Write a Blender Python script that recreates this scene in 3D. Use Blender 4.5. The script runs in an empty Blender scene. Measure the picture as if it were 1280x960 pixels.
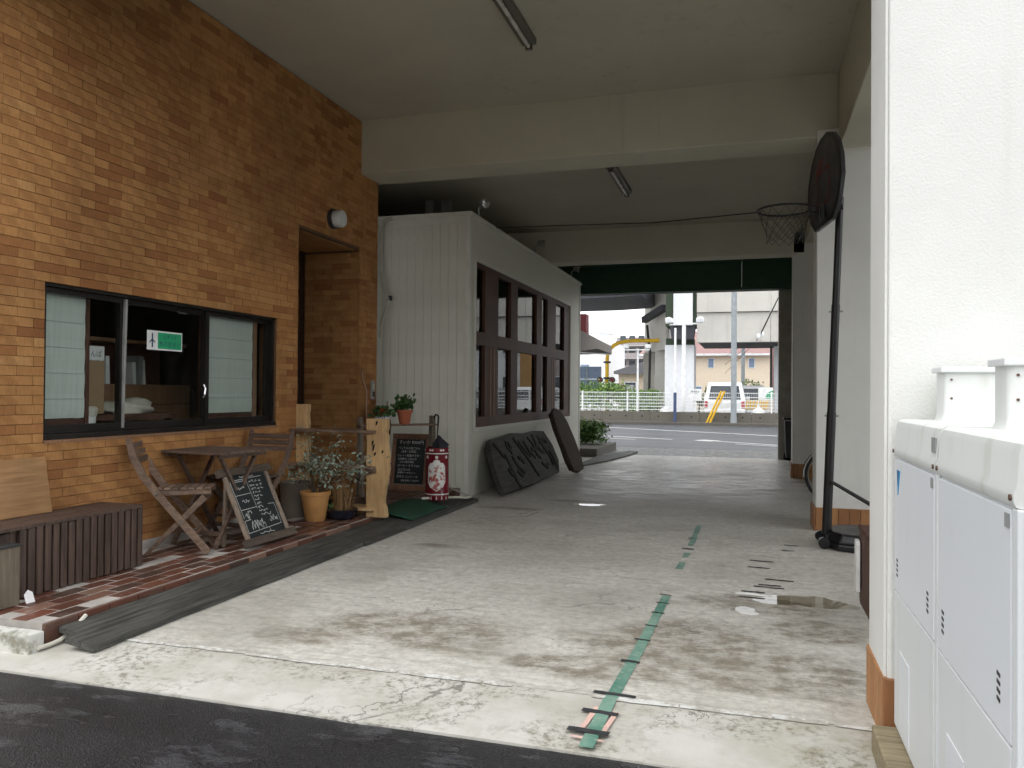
import bpy, bmesh, math, random
from mathutils import Vector, Matrix
R_ = random.Random(7)
rad = math.radians
SC = bpy.context.scene
COL = SC.collection
# ------------------------------------------------------------------ camera
YAW, PIT, ROLL, CAMH = .29446, .0100, .00795, 1.32
def cam_axes():
    F = Vector((-math.sin(YAW), math.cos(YAW), 0)); R = Vector((math.cos(YAW), math.sin(YAW), 0)); U = Vector((0, 0, 1))
    F2 = F*math.cos(PIT)+U*math.sin(PIT); U2 = U*math.cos(PIT)-F*math.sin(PIT)
    return F2, R*math.cos(ROLL)+U2*math.sin(ROLL), U2*math.cos(ROLL)-R*math.sin(ROLL)
cF, cR, cU = cam_axes()
cd = bpy.data.cameras.new('camera'); cam = bpy.data.objects.new('camera', cd); COL.objects.link(cam)
cd.sensor_fit = 'HORIZONTAL'; cd.sensor_width = 36; cd.lens = 36*987.34/1280; cd.clip_start = .05; cd.clip_end = 2000
m = Matrix.Identity(4)
for i in range(3):
    m[i][0] = cR[i]; m[i][1] = cU[i]; m[i][2] = -cF[i]
m[2][3] = CAMH
cam.matrix_world = m
SC.camera = cam
# ------------------------------------------------------------------ sky, sun, exposure (overcast after rain)
wd = bpy.data.worlds.new('World'); SC.world = wd; wd.use_nodes = True
wn = wd.node_tree.nodes; wl = wd.node_tree.links
bg = wn['Background']; sky = wn.new('ShaderNodeTexSky'); sky.sky_type = 'NISHITA'; sky.sun_disc = False
SUN_EL, SUN_AZ = rad(58), rad(200)          # compass style: 0 = +Y, clockwise
sky.sun_elevation = SUN_EL; sky.sun_rotation = SUN_AZ
sky.air_density = 1.0; sky.dust_density = 1.0; sky.ozone_density = 1.0
hs = wn.new('ShaderNodeHueSaturation'); hs.inputs['Saturation'].default_value = .18
cl = wn.new('ShaderNodeMix'); cl.data_type = 'RGBA'; cl.inputs[0].default_value = .72; cl.inputs[7].default_value = (7.6, 7.75, 7.9, 1)   # even cloud cover over the clear sky
wl.new(sky.outputs[0], hs.inputs['Color']); wl.new(hs.outputs[0], cl.inputs[6]); wl.new(cl.outputs[2], bg.inputs[0]); bg.inputs[1].default_value = .15
sl = bpy.data.lights.new('sun', 'SUN'); sl.energy = .6; sl.angle = rad(60); sl.color = (1, .97, .92)
so = bpy.data.objects.new('sun', sl); COL.objects.link(so)
sd = Vector((math.sin(SUN_AZ)*math.cos(SUN_EL), math.cos(SUN_AZ)*math.cos(SUN_EL), math.sin(SUN_EL)))
so.rotation_euler = sd.to_track_quat('Z', 'Y').to_euler(); so.location = sd*60
vs = SC.view_settings; vs.view_transform = 'Standard'; vs.look = 'None'; vs.gamma = 1; vs.use_curve_mapping = False
vs.exposure = .98
SC.render.engine = 'CYCLES'
SC.cycles.max_bounces = 8; SC.cycles.diffuse_bounces = 4; SC.cycles.glossy_bounces = 4; SC.cycles.transparent_max_bounces = 12
SC.cycles.use_denoising = True; SC.cycles.use_adaptive_sampling = True; SC.cycles.adaptive_threshold = .03; SC.cycles.adaptive_min_samples = 16

# ------------------------------------------------------------------ materials
M = {}
class NT:
    def __init__(s, name):
        s.m = bpy.data.materials.new(name); s.m.use_nodes = True; s.t = s.m.node_tree; s.n = s.t.nodes; s.l = s.t.links
        s.b = s.n['Principled BSDF']; M[name] = s.m; s._tc = None
    def node(s, ty, **kw):
        x = s.n.new(ty)
        for k, v in kw.items(): setattr(x, k, v)
        return x
    def setin(s, sock, v):
        if hasattr(v, 'is_linked') or isinstance(v, bpy.types.NodeSocket): s.l.new(v, sock)
        elif isinstance(v, (tuple, list)) and len(v) == 3 and sock.type == 'RGBA': sock.default_value = (*v, 1)
        else: sock.default_value = v
    def obj(s):
        if not s._tc: s._tc = s.node('ShaderNodeTexCoord')
        return s._tc.outputs['Object']
    def pos(s): return s.node('ShaderNodeNewGeometry').outputs['Position']
    def map(s, v, scale=(1, 1, 1), rot=(0, 0, 0), loc=(0, 0, 0)):
        x = s.node('ShaderNodeMapping'); s.l.new(v, x.inputs[0]); x.inputs['Scale'].default_value = scale; x.inputs['Rotation'].default_value = rot; x.inputs['Location'].default_value = loc
        return x.outputs[0]
    def noise(s, v, scale=5, detail=4, rough=.55, dist=0):
        x = s.node('ShaderNodeTexNoise'); s.l.new(v, x.inputs['Vector']); x.inputs['Scale'].default_value = scale; x.inputs['Detail'].default_value = detail; x.inputs['Roughness'].default_value = rough; x.inputs['Distortion'].default_value = dist
        return x.outputs[0]
    def vor(s, v, scale=5, feature='DISTANCE_TO_EDGE'):
        x = s.node('ShaderNodeTexVoronoi', feature=feature); s.l.new(v, x.inputs['Vector']); x.inputs['Scale'].default_value = scale
        return x.outputs['Distance']
    def ramp(s, f, a, b, ca=0., cb=1.):
        x = s.node('ShaderNodeMapRange'); x.interpolation_type = 'SMOOTHSTEP'; s.setin(x.inputs[0], f)
        for i, v in zip((1, 2, 3, 4), (a, b, ca, cb)): x.inputs[i].default_value = v
        return x.outputs[0]
    def mix(s, f, a, b, blend='MIX'):
        x = s.node('ShaderNodeMix', data_type='RGBA', blend_type=blend); s.setin(x.inputs[0], f); s.setin(x.inputs[6], a); s.setin(x.inputs[7], b)
        return x.outputs[2]
    def math(s, op, a, b=0.):
        x = s.node('ShaderNodeMath', operation=op); s.setin(x.inputs[0], a); s.setin(x.inputs[1], b)
        return x.outputs[0]
    def sep(s, v):
        x = s.node('ShaderNodeSeparateXYZ'); s.l.new(v, x.inputs[0]); return x.outputs
    def comb(s, x, y, z):
        c = s.node('ShaderNodeCombineXYZ')
        for i, v in enumerate((x, y, z)): s.setin(c.inputs[i], v)
        return c.outputs[0]
    def rnd(s): return s.node('ShaderNodeObjectInfo').outputs['Random']
    def attr(s, n):
        x = s.node('ShaderNodeAttribute'); x.attribute_name = n; return x.outputs['Fac']
    def bump(s, h, st=.3, d=.01):
        x = s.node('ShaderNodeBump'); s.l.new(h, x.inputs['Height']); x.inputs['Strength'].default_value = st; x.inputs['Distance'].default_value = d
        s.l.new(x.outputs[0], s.b.inputs['Normal'])
    def out(s, col, rough=.7, metal=0., spec=None):
        s.setin(s.b.inputs['Base Color'], col); s.setin(s.b.inputs['Roughness'], rough); s.b.inputs['Metallic'].default_value = metal
        if spec is not None: s.b.inputs['Specular IOR Level'].default_value = spec
        return s.m
def plain(name, c, rough=.6, metal=0., var=.12, scale=6, bump=0., bscale=60, spec=None):
    s = NT(name); n = s.noise(s.obj(), scale, 5, .6)
    k = s.ramp(n, .3, .7, 1-var, 1+var)
    col = s.mix(1., c, s.comb(k, k, k), 'MULTIPLY')
    if bump: s.bump(s.noise(s.obj(), bscale, 4), bump, .004)
    return s.out(col, s.ramp(n, .2, .8, max(rough-.1, 0), min(rough+.1, 1)), metal, spec)
def wood(name, c1, c2, axis=1, rough=.7, scale=3., spread=.25, bump=.3):
    s = NT(name); sc = [14, 14, 14]; sc[axis] = 1.0
    off = s.math('MULTIPLY', s.rnd(), 37.)
    v = s.node('ShaderNodeVectorMath', operation='ADD'); s.l.new(s.obj(), v.inputs[0]); s.l.new(s.comb(off, off, off), v.inputs[1])
    g = s.noise(s.map(v.outputs[0], tuple(sc)), scale, 6, .65, .6); w = s.noise(v.outputs[0], 2.5, 3)
    col = s.mix(s.ramp(g, .3, .7), c1, c2)
    k = s.math('ADD', s.math('MULTIPLY', s.rnd(), spread), 1-spread/2)
    k = s.math('MULTIPLY', k, s.ramp(w, .25, .75, .8, 1.15))
    col = s.mix(1., col, s.comb(k, k, k), 'MULTIPLY'); s.bump(g, bump, .004)
    return s.out(col, rough)
def glass(name, tint=(1, 1, 1), refl=1.0):
    s = NT(name); s.n.remove(s.b); o = [x for x in s.n if x.type == 'OUTPUT_MATERIAL'][0]
    fr = s.node('ShaderNodeLayerWeight'); fr.inputs[0].default_value = .5
    f = s.math('MULTIPLY', s.math('ADD', s.math('MULTIPLY', s.math('POWER', fr.outputs['Facing'], 5.), .96), .04), refl)
    t = s.node('ShaderNodeBsdfTransparent'); t.inputs[0].default_value = (*tint, 1); g = s.node('ShaderNodeBsdfGlossy'); g.inputs['Roughness'].default_value = .01
    mx = s.node('ShaderNodeMixShader'); s.l.new(f, mx.inputs[0]); s.l.new(t.outputs[0], mx.inputs[1]); s.l.new(g.outputs[0], mx.inputs[2]); s.l.new(mx.outputs[0], o.inputs[0])
glass('pane', (.93, .95, .94), .55); glass('dark_pane', (.55, .58, .58), 1.); glass('water', (.78, .75, .68), 1.); glass('car_glass', (.25, .28, .3), 1.)

def brick_mat():
    s = NT('brick'); r = s.attr('rnd'); p = s.obj()
    x = s.node('ShaderNodeValToRGB'); s.l.new(r, x.inputs[0]); e = x.color_ramp.elements
    e[0].position = 0; e[0].color = (.275, .112, .042, 1); e[1].position = 1; e[1].color = (.52, .290, .118, 1)
    for q, c in ((.12, (.335, .145, .053, 1)), (.32, (.41, .198, .073, 1)), (.62, (.465, .238, .088, 1)), (.85, (.435, .216, .080, 1))):
        k = e.new(q); k.color = c
    n = s.noise(p, 7, 3); col = s.mix(s.ramp(n, .42, .72, 0, .7), x.outputs[0], (.30, .135, .05))
    f = s.noise(s.map(p, (300, 300, 22)), 1., 3); col = s.mix(1., col, s.comb(*[s.ramp(f, .3, .7, .84, 1.12)]*3), 'MULTIPLY')
    big = s.noise(s.pos(), 1.1, 5, .6); col = s.mix(1., col, s.comb(*[s.ramp(big, .3, .7, .76, 1.12)]*3), 'MULTIPLY')
    s.bump(f, .25, .002); s.out(col, .8, spec=.25)
brick_mat()
def paver_mat():
    s = NT('paver'); r = s.attr('rnd'); x = s.node('ShaderNodeValToRGB'); s.l.new(r, x.inputs[0]); e = x.color_ramp.elements
    e[0].color = (.060, .034, .026, 1); e[1].color = (.24, .135, .098, 1)
    for q, c in ((.35, (.105, .042, .027, 1)), (.7, (.155, .058, .036, 1))): k = e.new(q); k.color = c
    n = s.noise(s.pos(), 5, 5, .65); col = s.mix(s.ramp(n, .45, .8, 0, .6), x.outputs[0], (.13, .10, .075))
    s.bump(s.noise(s.pos(), 70, 4), .4, .004); s.out(col, s.ramp(n, .35, .6, .28, .65))
paver_mat()
def floor_mat():
    s = NT('concrete_floor'); p = s.pos(); X, Y, Z = s.sep(p)
    a = s.noise(p, .7, 5, .6); b = s.noise(s.map(p, (1.2, 9, 1)), 1.6, 6, .65); c = s.noise(p, 26, 5, .7)
    col = s.mix(s.ramp(a, .3, .7), (.50, .48, .43), (.63, .61, .56))
    col = s.mix(s.ramp(b, .50, .72, 0, .45), col, (.33, .305, .26))
    bn = s.math('MULTIPLY', s.math('SUBTRACT', s.noise(p, 2.2, 6, .65), .5), 1.5)
    def blob(cx, cy, rx, ry, soft=.5):
        dx = s.math('DIVIDE', s.math('SUBTRACT', X, cx), rx); dy = s.math('DIVIDE', s.math('SUBTRACT', Y, cy), ry)
        d = s.math('SQRT', s.math('ADD', s.math('MULTIPLY', dx, dx), s.math('MULTIPLY', dy, dy)))
        d = s.math('ADD', d, bn)
        return s.ramp(d, 1.0, 1-soft, 0, 1)
    st = None
    for q in ((-1.75, 4.02, .80, .42), (-.35, 4.25, .75, .55), (.15, 3.95, .6, .45), (-.72, 3.75, .5, .24), (.1, 5.2, .55, .28), (-2.3, 3.75, .3, .2), (-2.0, 9.4, .45, .16), (-2.6, 8.6, .5, .12), (-2.55, 6.3, .28, .1), (.35, 4.7, .35, .3)):
        v = blob(*q); st = v if st is None else s.math('MAXIMUM', st, v)
    gr = s.ramp(s.noise(s.map(p, (1, 1.3, 1)), 6, 9, .74), .40, .60, .25, 1)
    col = s.mix(s.math('MULTIPLY', s.math('MULTIPLY', st, gr), .80), col, (.165, .135, .090))
    gd = s.math('MULTIPLY', s.ramp(s.noise(s.map(p, (1, 1.8, 1), loc=(1, 4, 0)), 34, 6, .8), .55, .62), s.ramp(s.noise(s.map(p, (.8, 2.4, 1)), 2.4, 4, .6), .50, .60))
    col = s.mix(s.math('MULTIPLY', s.math('MULTIPLY', st, gd), .85), col, (.045, .038, .026))
    mould = s.math('MULTIPLY', s.ramp(s.noise(p, 30, 6, .8), .55, .66), s.ramp(s.noise(p, 1.4, 3), .46, .62))
    mould = s.math('MULTIPLY', mould, s.ramp(Y, 8., 4.2))
    col = s.mix(s.math('MULTIPLY', mould, .8), col, (.06, .05, .035))
    pv = s.map(p, (1, 1, 1)); wv = s.node('ShaderNodeVectorMath', operation='ADD'); s.l.new(pv, wv.inputs[0]); nn = s.noise(p, 3, 4); s.l.new(s.comb(nn, nn, 0.), wv.inputs[1])
    cr = s.math('MULTIPLY', s.ramp(s.vor(wv.outputs[0], .75), .008, .003), s.ramp(s.noise(p, .8, 2), .54, .60))
    col = s.mix(s.math('MULTIPLY', cr, .5), col, (.10, .09, .075))
    specks = s.ramp(s.noise(s.map(p, (9, 22, 1)), 1.5, 3, .6), .70, .74)
    col = s.mix(s.math('MULTIPLY', specks, .75), col, (.10, .09, .08))
    lines = s.noise(s.map(p, (2.2, 46, 1)), 1.3, 5, .7); col = s.mix(1., col, s.comb(*[s.ramp(lines, .3, .7, .86, 1.08)]*3), 'MULTIPLY')
    patch = s.noise(s.map(p, (1, 1.6, 1), loc=(5, 2, 0)), 2.6, 6, .7); col = s.mix(s.ramp(patch, .52, .70, 0, .5), col, (.33, .295, .235))
    grit = s.noise(p, 17, 7, .78); col = s.mix(1., col, s.comb(*[s.ramp(grit, .32, .64, .74, 1.10)]*3), 'MULTIPLY')
    damp_or_sheen = s.noise(s.map(p, (.9, 1.1, 1), loc=(8, 1, 0)), 1.0, 7, .68); col = s.mix(s.ramp(damp_or_sheen, .48, .66, 0, .42), col, (.30, .285, .25))
    far = s.ramp(Y, 7.5, 12.5); wet = s.math('MULTIPLY', far, s.ramp(b, .38, .62))
    col = s.mix(s.math('MULTIPLY', wet, .35), col, (.27, .265, .255))
    s.bump(s.math('ADD', s.math('MULTIPLY', c, .5), s.noise(s.map(p, (3, 60, 1)), 1, 3)), .35, .004)
    ro = s.ramp(a, .3, .7, .60, .75); rr = s.math('SUBTRACT', ro, s.math('MULTIPLY', wet, .50)); s.out(col, rr)
floor_mat()
def apron_mat():
    s = NT('apron_concrete'); p = s.pos(); X, Y, Z = s.sep(p)
    a = s.noise(p, 2.2, 5, .65); c = s.noise(p, 40, 5, .7)
    col = s.mix(s.ramp(a, .3, .7), (.43, .41, .36), (.575, .565, .525))
    mm = s.math('MULTIPLY', s.ramp(s.noise(p, 26, 6, .75), .44, .66), s.ramp(s.noise(p, 1.9, 5, .6), .42, .60))
    col = s.mix(s.math('MULTIPLY', mm, .85), col, (.15, .13, .085))
    green = s.math('MULTIPLY', s.ramp(X, -.2, .5), s.ramp(s.noise(p, 5, 5), .42, .6)); col = s.mix(s.math('MULTIPLY', green, .5), col, (.26, .24, .13))
    wv = s.node('ShaderNodeVectorMath', operation='ADD'); s.l.new(p, wv.inputs[0]); nn = s.noise(p, 5, 4); s.l.new(s.comb(nn, nn, 0.), wv.inputs[1])
    cr = s.math('MULTIPLY', s.ramp(s.vor(wv.outputs[0], 1.7), .011, .004), s.ramp(s.noise(p, 1.1, 2), .50, .58))
    col = s.mix(s.math('MULTIPLY', cr, .6), col, (.07, .06, .05))
    s.bump(c, .5, .005); s.out(col, .75)
apron_mat()
def asphalt_mat():
    s = NT('asphalt'); p = s.pos(); a = s.noise(s.map(p, (1, 1.7, 1)), 1.3, 5, .6); g = s.vor(p, 130, 'F1'); f = s.noise(p, 160, 3)
    col = s.mix(s.ramp(f, .45, .75), (.014, .014, .016), (.050, .050, .052))
    col = s.mix(s.math('MULTIPLY', s.ramp(s.noise(p, 260, 2), .66, .72), .8), col, (.28, .28, .27))
    X, Y, Z = s.sep(p)
    pt = s.noise(s.map(p, (1, 2.6, 1), loc=(3.1, .7, 0)), 2.1, 6, .6); damp_or_sheen = s.math('MULTIPLY', s.ramp(pt, .545, .60), s.ramp(s.noise(p, 40, 4), .3, .6, .5, 1)); col = s.mix(s.math('MULTIPLY', damp_or_sheen, .32), col, (.12, .125, .14))  # wet patches, with the bluish sheen of the sky mixed into their colour
    s.bump(s.math('ADD', g, s.math('MULTIPLY', f, .6)), .55, .006); s.out(col, s.math('SUBTRACT', s.ramp(a, .35, .62, .28, .46), s.math('MULTIPLY', s.ramp(pt, .52, .58), .16)))
asphalt_mat()
def road_mat():
    s = NT('road_asphalt'); p = s.pos(); a = s.noise(s.map(p, (.15, 1, 1)), 1.2, 5, .6)
    col = s.mix(s.ramp(a, .3, .7), (.045, .049, .058), (.080, .085, .095)); s.bump(s.noise(p, 90, 3), .4, .005); s.out(col, .5)
road_mat()
def stucco(name, c, dirt=.0, bs=90, bst=.45):
    s = NT(name); p = s.pos(); a = s.noise(p, .9, 5, .6); k = s.ramp(a, .3, .7, .93, 1.04)
    col = s.mix(1., c, s.comb(k, k, k), 'MULTIPLY')
    if dirt:
        d = s.math('MULTIPLY', s.ramp(s.noise(p, 14, 6, .8), .64, .70), s.ramp(s.noise(p, .8, 3), .45, .6)); col = s.mix(s.math('MULTIPLY', d, dirt), col, (.12, .10, .07))
    if dirt:
        zz = s.sep(p)[2]; dr_ = s.math('MULTIPLY', s.ramp(s.noise(s.map(p, (5, 5, .35)), 1.5, 4, .6), .55, .72), s.ramp(s.noise(p, .7, 2), .4, .65)); low = s.math('MULTIPLY', s.ramp(zz, .55, .15), s.ramp(s.noise(p, 4, 4, .6), .4, .65))
        col = s.mix(s.math('MULTIPLY', s.math('MAXIMUM', dr_, low), dirt*.5), col, (.30, .28, .22))
    s.bump(s.noise(p, bs, 3, .7), bst, .006); s.out(col, .85, spec=.3)
stucco('stucco_white', (.78, .78, .75), .25); stucco('stucco_cream', (.60, .575, .475), .5); stucco('ceiling_paint', (.50, .475, .39), .7, 60, .3)
def panel_concrete(name, c):
    s = NT(name); p = s.pos(); a = s.noise(p, .6, 6, .65); v = s.noise(s.map(p, (2.5, 2.5, .12)), 1.2, 5)
    col = s.mix(s.ramp(a, .3, .7), tuple(x*.85 for x in c), c); col = s.mix(s.ramp(v, .55, .75, 0, .4), col, tuple(x*.55 for x in c)); s.bump(a, .2, .02); s.out(col, .85)
panel_concrete('viaduct_concrete', (.56, .54, .50)); panel_concrete('retaining_concrete', (.14, .128, .108)); panel_concrete('kerb_concrete', (.11, .10, .088))
plain('mortar', (.30, .27, .24), .85, bump=.4); plain('brick_core', (.13, .07, .036), .9); plain('mortar_pale', (.42, .39, .36), .85, var=.3, scale=3)
plain('siding', (.68, .675, .595), .55, var=.07, scale=2); plain('trim_white', (.70, .70, .64), .5, var=.05)
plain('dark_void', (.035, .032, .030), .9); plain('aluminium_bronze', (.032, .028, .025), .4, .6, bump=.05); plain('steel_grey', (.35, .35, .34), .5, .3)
wood('brown_frame', (.062, .022, .013), (.100, .038, .022), 2, .6, spread=.12, bump=.1); wood('frame_light', (.20, .10, .055), (.28, .15, .08), 2, .6)
wood('teak_dark', (.042, .026, .020), (.105, .066, .050), 2, .55, spread=.4); wood('weathered', (.115, .072, .050), (.23, .155, .11), 0, .75, spread=.3)
wood('weathered_dark', (.075, .046, .034), (.16, .105, .076), 0, .7, spread=.3); wood('weathered_grey', (.13, .105, .08), (.25, .205, .16), 2, .8, spread=.3); wood('sign_wood', (.19, .14, .105), (.34, .27, .21), 2, .8)
wood('sign_wood_dark', (.065, .048, .036), (.12, .092, .07), 1, .8); wood('log_pale', (.45, .27, .12), (.62, .42, .21), 2, .65, spread=.1)
wood('shelf_wood', (.10, .060, .042), (.24, .155, .105), 0, .7); wood('plank_black', (.026, .026, .023), (.090, .089, .080), 1, .7, spread=.3, bump=.5)
wood('plywood', (.30, .155, .060), (.42, .235, .105), 1, .6); wood('plank_grey', (.15, .12, .085), (.23, .19, .14), 2, .8)
wood('carved_dark', (.022, .020, .017), (.060, .056, .046), 1, .8, bump=.7); wood('slab_brown', (.060, .043, .031), (.13, .095, .066), 2, .75); wood('bark', (.03, .02, .015), (.08, .05, .035), 2, .9)
wood('door_dark', (.020, .008, .005), (.034, .014, .009), 2, .5); wood('timber', (.20, .165, .10), (.36, .30, .19), 0, .8); wood('chalk_frame', (.17, .085, .050), (.27, .15, .09), 2, .7)
wood('cabinet_wood', (.20, .10, .05), (.30, .16, .08), 2, .6); plain('cardboard', (.36, .24, .14), .8)
plain('groove', (.008, .008, .007), .9); plain('chalkboard', (.012, .017, .018), .7, var=.35, scale=5); plain('chalk', (.62, .63, .62), .9)
def shade_cloth():
    s = NT('blind_cloth'); p = s.pos(); n = s.noise(s.map(p, (1, 60, 3)), 1., 4); col = s.mix(s.ramp(n, .3, .7), (.47, .515, .48), (.53, .57, .535)); s.bump(n, .15, .004); s.out(col, .85)
shade_cloth()
plain('terracotta_yellow', (.50, .255, .085), .75, bump=.2); plain('terracotta_red', (.40, .115, .055), .75, bump=.2); plain('pot_grey', (.15, .125, .10), .8); plain('bowl_blue', (.014, .018, .032), .2, var=.3); plain('soil', (.05, .032, .022), .95)
plain('pot_white', (.60, .57, .48), .4)
plain('porcelain_red', (.17, .014, .022), .18, var=.25); plain('porcelain_white', (.72, .70, .67), .18)
def scene_porcelain():
    s = NT('porcelain_scene'); p = s.obj(); n = s.noise(p, 16, 5, .6); n2 = s.noise(s.map(p, (1, 1, 1.6)), 26, 4)
    col = s.mix(s.ramp(n, .50, .56), (.74, .73, .70), (.42, .12, .11)); col = s.mix(s.ramp(n2, .64, .68), col, (.16, .17, .24)); s.out(col, .18)
scene_porcelain()
def blue_white():
    s = NT('porcelain_blue'); p = s.obj(); w = s.vor(p, 38, 'F1'); s.out(s.mix(s.ramp(w, .25, .45), (.03, .07, .30), (.72, .74, .78)), .2)
blue_white()
def leaf(name, a, b, tr=.25):
    s = NT(name); r = s.attr('rnd'); s.out(s.mix(r, a, b), .55); s.b.inputs['Transmission Weight'].default_value = 0
leaf('leaf_silver', (.11, .145, .10), (.34, .40, .32)); leaf('leaf_green', (.030, .075, .022), (.085, .17, .045)); leaf('leaf_lime', (.07, .15, .025), (.17, .28, .05)); leaf('leaf_far', (.13, .24, .055), (.32, .48, .15))
leaf('dry_grass', (.16, .085, .035), (.36, .22, .095)); leaf('flower_red', (.45, .05, .02), (.62, .10, .04)); plain('stem_brown', (.10, .065, .04), .8); plain('stem_green', (.06, .10, .03), .7)
def mat_turf():
    s = NT('turf_green'); n = s.noise(s.obj(), 120, 3); s.bump(n, 1., .01); s.out(s.mix(s.ramp(n, .3, .7), (.004, .035, .017), (.012, .085, .042)), .8)
mat_turf()
plain('rubber_black', (.012, .012, .013), .55); plain('plastic_black', (.010, .010, .012), .38, var=.2); plain('umbrella_cloth', (.012, .012, .020), .7); plain('hoop_black', (.010, .009, .011), .4); plain('board_grey', (.045, .045, .050), .35); plain('board_red', (.20, .02, .02), .5); plain('net_cord', (.05, .05, .045), .8)
plain('hose_white', (.62, .60, .52), .5); plain('cable_cream', (.50, .49, .42), .6); plain('cable_dark', (.03, .03, .03), .6); plain('cable_pink', (.42, .27, .20), .6); plain('white_paint', (.78, .78, .76), .45); plain('paper_white', (.80, .80, .80), .8)
plain('tape_pink', (.62, .42, .36), .7, var=.2); plain('tape_black', (.032, .033, .036), .7, var=.3, scale=20)
def tape():
    s = NT('tape_green'); n = s.noise(s.pos(), 3, 5, .6); w = s.noise(s.map(s.pos(), (1, 2, 1)), 30, 6, .75); c_ = s.mix(s.ramp(n, .35, .65), (.065, .19, .145), (.19, .33, .26)); c_ = s.mix(s.ramp(w, .54, .64, 0, .75), c_, (.40, .40, .34)); c_ = s.mix(s.ramp(s.noise(s.pos(), 9, 5, .7), .6, .72, 0, .5), c_, (.06, .09, .07)); s.bump(w, .3, .003); s.out(c_, .6)
tape()
def unit_mat(name, c, streak):
    s = NT(name); p = s.pos(); v = s.noise(s.map(p, (7, 7, .7)), 1.6, 5); a = s.noise(p, 4, 5)
    f = s.math('MULTIPLY', s.ramp(v, .5, .75), s.ramp(a, .35, .7)); s.out(s.mix(s.math('MULTIPLY', f, streak), c, (.42, .42, .33)), .42)
unit_mat('unit_white', (.74, .765, .775), .35); unit_mat('unit_lid', (.70, .72, .70), .8); unit_mat('unit_panel', (.755, .785, .815), .15)
plain('logo_blue', (.02, .30, .62), .4); plain('logo_navy', (.02, .05, .12), .4); plain('label_grey', (.33, .34, .34), .6); plain('screw', (.12, .06, .04), .5)
def basetile():
    s = NT('base_tile'); r = s.rnd(); n = s.noise(s.pos(), 12, 5, .65)
    col = s.mix(r, (.27, .115, .045), (.47, .235, .095)); col = s.mix(s.ramp(n, .5, .75, 0, .5), col, (.15, .075, .04)); s.bump(n, .3, .004); s.out(col, .6)
basetile()
plain('green_steel', (.013, .058, .028), .5, var=.2); plain('fixture', (.14, .13, .11), .5); plain('tube_glass', (.55, .54, .50), .3); plain('chrome', (.6, .6, .6), .2, 1.); plain('lamp_frost', (.62, .64, .64), .35); plain('end_tile', (.33, .31, .265), .6)
plain('pier_white', (.74, .76, .79), .5, var=.04); plain('moss_green', (.045, .065, .04), .8); plain('deck_dark', (.045, .045, .055), .8); plain('pole_grey', (.30, .33, .35), .6); plain('pole_blue', (.05, .08, .17), .5); plain('yellow_paint', (.72, .43, .015), .45); plain('fence_white', (.82, .83, .83), .45)
plain('car_white', (.76, .77, .78), .18, var=.02); plain('car_silver', (.42, .45, .47), .2, .5); plain('tail_red', (.42, .02, .02), .2); plain('car_trim', (.02, .02, .02), .5); plain('plate', (.70, .72, .70), .5)
plain('cream_wall', (.68, .58, .46), .85, var=.05); plain('roof_red', (.30, .185, .175), .7); plain('roof_grey', (.12, .12, .13), .7); plain('apart_wall', (.33, .29, .29), .8); plain('apart_rail', (.62, .60, .60), .7); plain('pale_wall', (.80, .82, .84), .8, var=.03); plain('tan_wall', (.48, .40, .30), .8); plain('orange_wall', (.42, .25, .10), .8); plain('win_dark', (.045, .055, .065), .15); plain('win_frame', (.66, .68, .70), .5)
plain('sheet_blue', (.17, .235, .35), .5); plain('sign_red', (.13, .016, .022), .6); plain('awning_cloth', (.24, .215, .19), .85); plain('sign_green', (.02, .36, .16), .5); plain('sign_white', (.80, .81, .80), .5); plain('lot_ground', (.30, .30, .29), .8, var=.2, scale=.6); plain('ground_far', (.24, .24, .22), .9, var=.2, scale=.2); plain('road_white', (.72, .72, .70), .7, var=.12, scale=3)
def cobble():
    s = NT('cobble'); p = s.pos(); d = s.vor(p, 9, 'F1'); n = s.noise(p, 5, 4); s.bump(d, 1., .03); s.out(s.mix(s.ramp(n, .3, .7), (.05, .05, .048), (.13, .13, .125)), s.ramp(n, .3, .7, .25, .6))
cobble()
def kerbw():
    s = NT('kerb_white'); p = s.pos(); n = s.noise(p, 9, 6, .7); c_ = s.mix(s.ramp(n, .45, .62), (.60, .60, .56), (.26, .25, .20)); s.bump(n, .4, .006); s.out(s.mix(s.ramp(s.noise(p, 4, 4), .6, .7, 0, .7), c_, (.10, .15, .06)), .8)
kerbw()
def wornw():
    s = NT('worn_white'); p = s.pos(); n = s.noise(p, 14, 6, .75); s.out(s.mix(s.ramp(n, .42, .58), (.66, .66, .64), (.42, .40, .35)), .8)
wornw()
plain('red_core', (.12, .045, .03), .85)

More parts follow.
